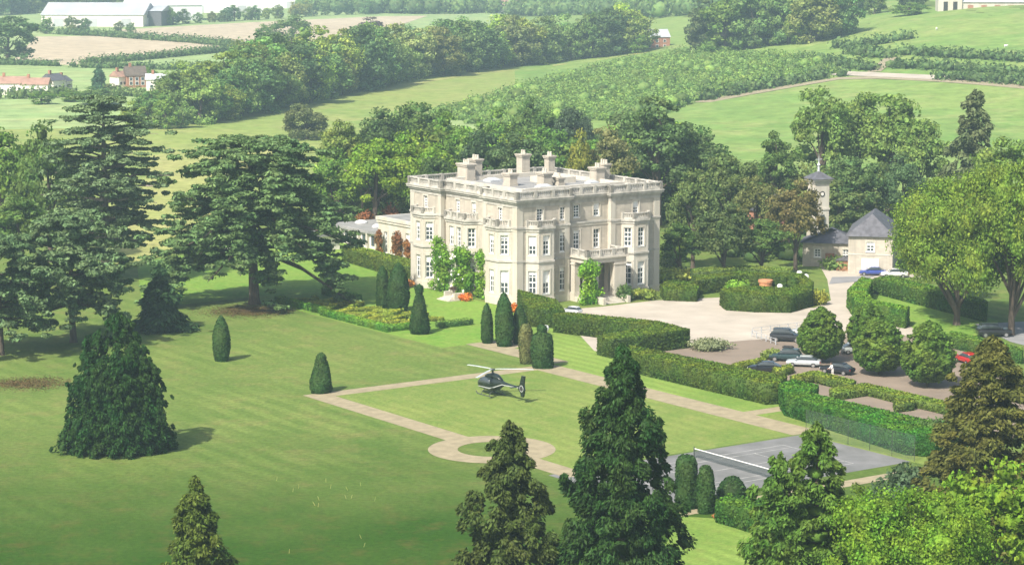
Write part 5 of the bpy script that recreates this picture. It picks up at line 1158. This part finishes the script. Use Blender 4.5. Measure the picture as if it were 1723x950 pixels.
for px, py, w, top, lab in ((1394, 612, 78, 520, 'round-headed clipped tree nearest the off-roader'), (1476, 600, 72, 513, 'round-headed tree mostly behind another'), (1496, 634, 92, 540, 'round-headed clipped tree in the middle of the car park'), (1580, 655, 92, 545, 'round-headed clipped tree at the right of the car park')):
    tree_px('standard_tree', 'mophead', px, top, dist_of(py), w, lab, (.055, .1, .022), 'round-headed trees in the car park')
tree_px('horse_chestnut', 'chestnut', 1628, 300, dist_of(548), 222, 'large sunlit chestnut by the stable house, left of two', (.092, .145, .03), rz=.2)
tree_px('horse_chestnut', 'chestnut', 1722, 268, dist_of(566), 215, 'large sunlit chestnut at the right edge', (.09, .142, .03), rz=1.9)
tree_px('broadleaf_tree', 'beech', 1600, 380, dist_of(505), 120, 'yellow-green tree leaning over the stable house', (.092, .145, .03))
tree_px('giant_conifer', 'giant', 1648, 156, 440, 78, 'tall narrow dark conifer on the hill pasture at the right', (.06, .08, .045))
tree_px('broadleaf_tree', 'elm', 1702, 235, 395, 130, 'green tree behind the right-hand chestnut', PALE)
for px, top, d, w, key, lab in ((1392, 152, 470, 110, 'elm', 'pale ash-like tree above the clock tower, leftmost of the tall clump'), (1446, 160, 478, 120, 'elm', 'pale green tree in the middle of the tall clump above the tower'), (1506, 158, 474, 130, 'beech', 'widest pale tree of the tall clump right of the tower'), (1556, 200, 460, 95, 'beech', 'rightmost tree of the tall pale clump')):
    tree_px('ash_tree', key, px, top, d, w, lab, (.095, .15, .05))
for px, top, d, w, key, t, lab in (
    (1312, 205, 445, 66, 'tall', DK, 'narrow dark tree left of the pale clump'), (1440, 262, 440, 110, 'beech', (.062, .105, .046), 'dark round tree right behind the clock tower'), (1530, 270, 442, 90, 'oak', (.055, .095, .05), 'dark tree at the foot of the tall pale clump'),
    (1348, 314, 390, 104, 'oak', (.09, .085, .042), 'thin brown-leaved tree in front of the clock tower'), (1172, 300, 392, 105, 'oak', (.07, .1, .042), 'brownish tree just right of the mansion'), (1232, 258, 420, 120, 'beech', (.068, .1, .042), 'brown-green tree behind the horseshoe garden'),
    (1282, 300, 402, 85, 'elm', (.085, .1, .045), 'bronze tree left of the thin brown tree'), (1225, 352, 378, 105, 'oak', (.055, .08, .036), 'dark green tree over the horseshoe garden hedges'), (1290, 368, 382, 90, 'beech', DK, 'dark bushy tree left of the drive'), (1150, 375, 380, 66, 'elm', DK, 'dark green tree against the right end of the mansion'),
    (1110, 140, 452, 125, 'tall', (.06, .1, .045), 'tallest dark tree right behind the mansion'), (1165, 190, 455, 100, 'tall', (.06, .098, .045), 'dark tree right of the tallest one behind the mansion'), (1060, 195, 480, 105, 'elm', (.06, .09, .045), 'green tree left of the tallest one behind the mansion'),
    (1022, 215, 440, 110, 'ash', (.105, .115, .06), 'olive-brown tree over the right half of the mansion roof'), (968, 180, 530, 90, 'beech', (.045, .07, .05), 'dark spreading tree high in the wood behind the mansion'), (978, 232, 436, 60, 'oak', (.13, .145, .04), 'yellowing tree above the mansion chimneys'),
    (905, 176, 540, 95, 'oak', DK, 'dark round tree in the wood above the middle chimneys'), (845, 180, 545, 85, 'far1', MID, 'green tree in the wood left of the dark round one'), (880, 225, 445, 120, 'elm', (.055, .09, .045), 'green tree directly behind the tallest chimney'),
    (820, 218, 450, 110, 'beech', (.04, .07, .038), 'dark tree behind the left chimneys'), (762, 205, 470, 110, 'oak', MID, 'green tree above the left end of the mansion roof'), (702, 170, 515, 120, 'beech', DK, 'dark crowned tree standing above the wood left of the mansion'),
    (640, 192, 508, 110, 'oak', (.045, .075, .032), 'dark tree left of the dark crowned one'), (700, 235, 440, 125, 'oak', BRT, 'bright green tree at the left end of the mansion'), (628, 232, 440, 125, 'beech', BRT, 'bright green tree in the wood right of the broad cedar'),
    (572, 205, 470, 85, 'elm', (.1, .14, .045), 'yellow-green tree at the left end of the wood'), (560, 262, 446, 110, 'oak', MID, 'green tree close behind the broad cedar'), (650, 300, 446, 100, 'elm', (.075, .12, .04), 'lower green tree above the rusty bushes'), (590, 300, 450, 90, 'beech', MID, 'green tree with bare limbs right of the broad cedar'),
    (735, 262, 425, 90, 'beech', (.055, .09, .035), 'green tree touching the mansion parapet at the left')):
    tree_px('broadleaf_tree', key, px, top, d, w, lab, t)
tree_px('round_tree', 'bigbush', 512, 172, dist_of(232), 72, 'lone round grey-green tree at the foot of the long field', (.08, .1, .05))
dead = empty('dead_tree', AT(604, 440), 0, 'bare white dead limbs standing out right of the broad cedar', 'dead tree')
zz = ztop(AT(604, 440), 280)
MB().tube([(0, 0, 0), (.2, 0, zz * .5), (-.3, 0, zz * .72), (-.2, -.2, zz)], [.22, .18, .1, .04], 7).build('trunk', M['bark'], dead)
for pts in ([(-.2, 0, zz * .7), (1.0, -.3, zz * .85), (.6, -.3, zz * .93)], [(0, 0, zz * .8), (-2.2, -.4, zz * .93), (-3.2, -.5, zz * .95)], [(-.2, 0, zz * .5), (1.4, -.2, zz * .66), (2.2, -.2, zz * .68)]): MB().tube(pts, [.14, .1, .04], 6).build('limb', M['palebark'], dead)
# filler of the wood behind the mansion
FAR = ['far0', 'far1', 'far2', 'far3', 'far4']
def jit(c, rng, a=.18): k = 1 + rng.normal() * a; return tuple(max(.01, x * k * (1 + rng.normal() * .06)) for x in c)
rng = np.random.default_rng(77)
for i in range(46):
    px = 545 + 640 * (i + rng.random()) / 46; d = rng.uniform(455, 560); top = np.interp(px, [540, 640, 720, 800, 900, 1000, 1080, 1190], [240, 215, 205, 205, 200, 205, 190, 215]) + rng.uniform(-5, 40)
    p = AT(px, d); h = min(19, max(9, ztop(p, top) - p.z))
    tk = ('bright', (1.25, 1.2, 1)) if i % 4 == 0 else ('dark', (.65, .72, .8)) if i % 4 == 1 else ('olive', (1.2, 1.0, 1)) if i % 7 == 2 else ('mid-green', (1, 1, 1)); where = ['left of the low wing', 'above the low wing', 'behind the left chimneys', 'behind the middle chimneys', 'behind the right chimneys', 'right of the mansion roof'][int(np.searchsorted([630, 740, 850, 950, 1060], px))]
    tree('wood_tree', FAR[i % 5], p, h, h * rng.uniform(.75, 1.0), '%s %s broadleaf tree in the wood %s' % ('tall' if h > 16 else 'low' if h < 11 else 'middling', tk[0], where), jit(tuple(x * y for x, y in zip((.092, .16, .042), tk[1])), rng), 'trees of the wood behind the mansion')
for i in range(14):
    px = 1160 + 330 * (i + rng.random()) / 14; d = rng.uniform(425, 470); h = rng.uniform(9, 13)
    tree('wood_tree', FAR[i % 5], AT(px, d), h, h * rng.uniform(.8, 1.0), 'tree in the thicket round the clock tower', jit((.075, .11, .045), rng), 'trees of the thicket round the clock tower')
# belt of trees beyond the long field
def belt(line, rows, space, gap, hh, label, tint, group, var=.18, places=None):
    pts = gx(line); seg = [(a, b, (b - a).length) for a, b in zip(pts[:-1], pts[1:])]; tot = sum(s[2] for s in seg); n = int(tot / space)
    for r in range(rows):
        for i in range(n):
            s = (i + rng.random() * .8) * tot / n
            for a, b, l in seg:
                if s <= l: break
                s -= l
            d = (b - a).normalized(); nn = Vector((-d.y, d.x, 0)); nn = nn if nn.y > 0 else -nn
            ramp_ = min(1, .6 + 1.6 * (i / n)) if len(line) > 7 else 1.0
            p = a + d * min(s, l) + nn * (space * .45 + r * gap + rng.normal() * 1.5); p.z = float(terr(p.x, p.y)); h = hh * ramp_ * rng.uniform(.62, 1.2); kd = rng.random(); tk = (1.35, 1.15, .85) if kd < .22 else (.62, .7, .8) if kd < .42 else (1.3, 1.0, 1.1) if kd < .52 else (1, 1, 1); tt = tuple(x * y for x, y in zip(tint, tk))
            lb = label
            if places:
                tone = 'yellowish' if kd < .22 else 'dark' if kd < .42 else 'bronze-tinged' if kd < .52 else 'mid-green'; sz = 'tall' if h > hh * .98 else 'low' if h < hh * .78 else 'middling'
                lb = '%s %s tree in the %s row of %s %s' % (sz, tone, ('front', 'second', 'rear')[r], label, places[min(len(places) - 1, int(i / n * len(places)))])
            tree('belt_tree', FAR[(i + r) % 5], p, h, h * rng.uniform(.75, 1.05), lb, jit(tt, rng, var), group)
belt([(290, 221), (340, 214), (450, 192), (570, 166), (690, 136), (800, 120), (950, 103), (1085, 88)], 2, 9.5, 10, 20, 'the long belt', (.1, .16, .062), 'trees of the long belt', places=('nearest the village', 'behind the lone round tree', 'left of the low shelter', 'between the two shelters', 'above the middle chimneys', 'near the field house'))
belt([(1145, 92), (1210, 90), (1300, 80), (1380, 72), (1450, 50)], 3, 13, 13, 21, 'the rise wood', (.095, .155, .066), 'trees of the rise wood', places=('beside the field house', 'above the scrub', 'towards the hill farm'))
belt([(1440, 30), (1520, 18), (1570, 12)], 2, 12, 12, 15, 'tree beside the hill farm tower', (.055, .09, .045), 'trees by the hill farm')
belt([(60, 58), (230, 56)], 2, 12, 10, 8.5, 'tree in the row before the long warehouse', (.075, .12, .06), 'trees before the long warehouse')
belt([(265, 44), (440, 34), (560, 26), (660, 24)], 1, 11, 14, 9.5, 'tree along the far stubble field below the white warehouses', (.085, .135, .065), 'trees below the white warehouses')
belt([(-40, 30), (70, 22), (250, 14), (330, 10)], 2, 18, 16, 20, 'far tree behind the warehouses', (.075, .125, .07), 'far trees behind the warehouses')
belt([(640, 20), (850, 14), (1000, 12), (1130, 12), (1250, 10)], 2, 24, 20, 17, 'far tree near the top edge above the belt', (.08, .125, .065), 'far trees near the top edge')
belt([(300, 2), (600, 0), (900, -3), (1300, -3)], 1, 30, 30, 18, 'farthest tree on the skyline side of the plain', (.08, .125, .07), 'farthest trees of the plain')
belt([(1250, 30), (1450, 8)], 2, 16, 14, 20, 'tree high on the rise at the top right', (.08, .125, .06), 'trees high on the rise')
for px, py, top, w, key, t, lab in ((14, 106, 20, 105, 'far2', (.06, .105, .05), 'big dark field tree at the left edge of the stubble'), (445, 76, 40, 34, 'far0', MID, 'small round tree at the right end of the stubble field'), (492, 84, 22, 66, 'far4', (.075, .12, .05), 'tall green tree between the two stubble fields'), (625, 66, 28, 52, 'far1', (.06, .045, .05), 'dark purple-leaved tree at the end of the stubble'),
    (1072, 90, 58, 32, 'far3', MID, 'small round tree beside the field house'), (1530, 26, 4, 60, 'far1', MID, 'tree on the hill just left of the farm'), (70, 176, 152, 44, 'far2', MID, 'garden tree among the village houses, left'), (165, 176, 146, 70, 'far0', (.07, .12, .045), 'broad garden tree in front of the village'), (190, 158, 140, 26, 'far3', (.1, .11, .06), 'small bronze garden tree in the village'), (252, 140, 112, 26, 'far4', MID, 'thin tree behind the pale-roofed village house'), (120, 172, 150, 40, 'far4', MID, 'small garden tree between the red roofs and the white gables'), (302, 172, 136, 50, 'far1', MID, 'green tree at the village end of the long belt')):
    p = G(px, py); h = ztop(p, top) - p.z; tree('field_tree', key, p, h, w / ppm(p), lab, t)
tree_px('pointed_tree', 'poplar', 160, 111, dist_of(150), 22, 'dark pointed tree among the village houses', (.035, .075, .05))
# field hedgerows
def hedgerow(line, w, h, label, tint=(.06, .1, .045), seed=1):
    pts = gx(line); r_ = np.random.default_rng(seed); C = []
    for a, b in zip(pts[:-1], pts[1:]):
        n = max(2, int((b - a).length / (w * .4)))
        for i in range(n):
            q = a.lerp(b, (i + r_.random()) / n); C.append([q.x + r_.normal() * w * .15, q.y + r_.normal() * w * .15, float(terr(q.x, q.y)) + h * .35])
    C = np.array(C); o = C.mean(0); s = r_.uniform(.75, 1.35, (len(C), 1)); R = np.concatenate([s * w * .55, s * w * .55, s * h * .62], 1)
    me = clumps_mesh('hedgerow', C - o, R, 46, max(.5, w * .16), seed, M['leaf']); return tag(link('hedgerow', me, None, o, color=tint), label, 'hedgerow')
hedgerow([(95, 58), (180, 62), (260, 68), (330, 73), (390, 79), (440, 82)], 5, 4, 'hedgerow between the two stubble fields', seed=1)
hedgerow([(140, 108), (230, 102), (330, 92), (400, 86), (470, 82)], 4.5, 3.6, 'hedgerow along the near edge of the upper stubble field', seed=2)
hedgerow([(130, 114), (220, 116), (300, 118), (360, 114)], 4.5, 3.4, 'hedgerow just above the village meadow', seed=3)
hedgerow([(-60, 108), (40, 110), (100, 112)], 4, 3, 'short hedgerow at the foot of the big dark field tree', seed=4)
for sd_, ln, lab in ((11, [(1516, 92), (1600, 97), (1723, 104), (1820, 108)], 'top hedge strip on the hill at the right'), (12, [(1492, 114), (1600, 119), (1723, 128), (1820, 134)], 'middle hedge strip on the hill at the right'), (13, [(1588, 134), (1660, 138), (1723, 143), (1820, 150)], 'lowest hedge strip on the hill at the right'), (14, [(1350, 104), (1420, 112), (1470, 120)], 'hedge strip left of the field gate on the hill'), (15, [(1425, 90), (1460, 94), (1498, 98)], 'short hedge strip above the gate on the hill'), (16, [(1400, 82), (1450, 80), (1530, 66)], 'hedge strip climbing towards the hill farm'), (17, [(1185, 170), (1250, 156), (1330, 142), (1405, 129)], 'hedge along the upper side of the hill track')):
    hedgerow(ln, 6, 3.6, lab, (.06, .1, .045), sd_)
# scrub on the hillside: one mass of bushes
poly = [(700, 200), (800, 172), (900, 140), (1050, 103), (1140, 92), (1300, 92), (1400, 104), (1405, 126), (1300, 146), (1180, 168), (1100, 200), (1000, 205), (850, 215)]
def inside(x, y, pg):
    c = False; j = len(pg) - 1
    for i in range(len(pg)):
        if (pg[i][1] > y) != (pg[j][1] > y) and x < (pg[j][0] - pg[i][0]) * (y - pg[i][1]) / (pg[j][1] - pg[i][1]) + pg[i][0]: c = not c
        j = i
    return c
C = []; R = []; tries = 0
wp = [(q.x, q.y) for q in gx(poly)]; bx0, bx1 = min(q[0] for q in wp), max(q[0] for q in wp); by0, by1 = min(q[1] for q in wp), max(q[1] for q in wp)
while len(C) < 2100 and tries < 40000:
    tries += 1; x, y = rng.uniform(bx0, bx1), rng.uniform(by0, by1)
    if inside(x, y, wp):
        s = rng.uniform(.5, 1.3) ** 1.3 * (1.8 if rng.random() < .06 else 1); C.append([x, y, float(terr(x, y)) + s * .9]); R.append([1.9 * s, 1.9 * s, 1.4 * s])
sc_ = link('hillside_scrub', clumps_mesh('hillside_scrub', np.array(C), np.array(R), 62, .5, 8, M['leaf'], core=.6, vary=True), color=(.09, .148, .058)); tag(sc_, 'mass of low green scrub on the hillside behind the wood', 'scrub', kind='stuff')
# undergrowth so that the woods have dark feet
C = []; R = []
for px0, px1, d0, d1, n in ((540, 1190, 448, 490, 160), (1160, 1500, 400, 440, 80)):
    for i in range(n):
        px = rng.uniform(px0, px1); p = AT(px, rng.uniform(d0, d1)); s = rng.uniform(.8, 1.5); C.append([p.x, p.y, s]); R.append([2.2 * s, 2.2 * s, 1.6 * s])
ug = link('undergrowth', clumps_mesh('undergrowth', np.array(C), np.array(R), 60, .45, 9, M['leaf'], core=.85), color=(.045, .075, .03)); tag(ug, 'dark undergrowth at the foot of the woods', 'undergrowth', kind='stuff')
# dry grass stalks on the lawn
P = []; 
for i in range(16):
    q = G(rng.uniform(430, 640), rng.uniform(800, 930)); P.append([q.x, q.y, .2])
P = np.array(P); Vs = []
for q in P:
    a = rng.normal() * .12; w_ = .018; Vs += [[q[0] - w_, q[1], 0], [q[0] + w_, q[1], 0], [q[0] + w_ + a, q[1], .4], [q[0] - w_ + a, q[1], .4]]
tag(link('dry_stalks', npmesh('dry_stalks', np.array(Vs), np.arange(len(Vs)).reshape(-1, 4), np.zeros((0, 3), int), M['straw'])), 'pale dry grass stalks standing in the lower lawn', 'grass', kind='stuff')

# far-off woods that read as one mass
C = []; R = []
for pg, n in (([(-150, 27), (60, 22), (250, 12), (420, 9), (420, -6), (-150, -6)], 260), ([(600, 24), (830, 24), (1000, 27), (1110, 32), (1260, 22), (1300, -4), (420, -4), (430, 8), (520, 16)], 420)):
    wq = [(q.x, q.y) for q in gx(pg)]; x0_, x1_ = min(q[0] for q in wq), max(q[0] for q in wq); y0_, y1_ = min(q[1] for q in wq), max(q[1] for q in wq); k_ = 0
    while k_ < n:
        x, y = rng.uniform(x0_, x1_), rng.uniform(y0_, y1_)
        if inside(x, y, wq): s = rng.uniform(4.5, 8.5); C.append([x, y, float(terr(x, y)) + s * .75]); R.append([s * 1.05, s * 1.05, s]); k_ += 1
fw = link('far_wood', clumps_mesh('far_wood', np.array(C), np.array(R), 110, 1.5, 12, M['leaf'], core=.8, vary=True), color=(.07, .115, .055)); tag(fw, 'far-off woodland along the top of the view', 'wood', kind='stuff')
hedgerow([(-40, 166), (30, 167), (70, 165), (135, 163)], 4.5, 4.5, 'garden shrubs along the front of the red-roofed village row', (.07, .11, .05), 21)
hedgerow([(180, 160), (230, 163), (290, 166)], 4.0, 3.6, 'garden shrubs in front of the white village houses', (.08, .12, .05), 22)

# ------------------------------------------------------------------ air
hz, nt, out = nodemat('haze'); pv = nt.nodes.new('ShaderNodeVolumePrincipled')
pv.inputs['Color'].default_value = (.68, .94, 1, 1); pv.inputs['Density'].default_value = .00027; pv.inputs['Anisotropy'].default_value = .2
nt.links.new(pv.outputs[0], out.inputs['Volume'])
tag(MB().box(-4200, 4200, -450, 7100, -1.0, 70).build('haze', hz), kind='stuff')
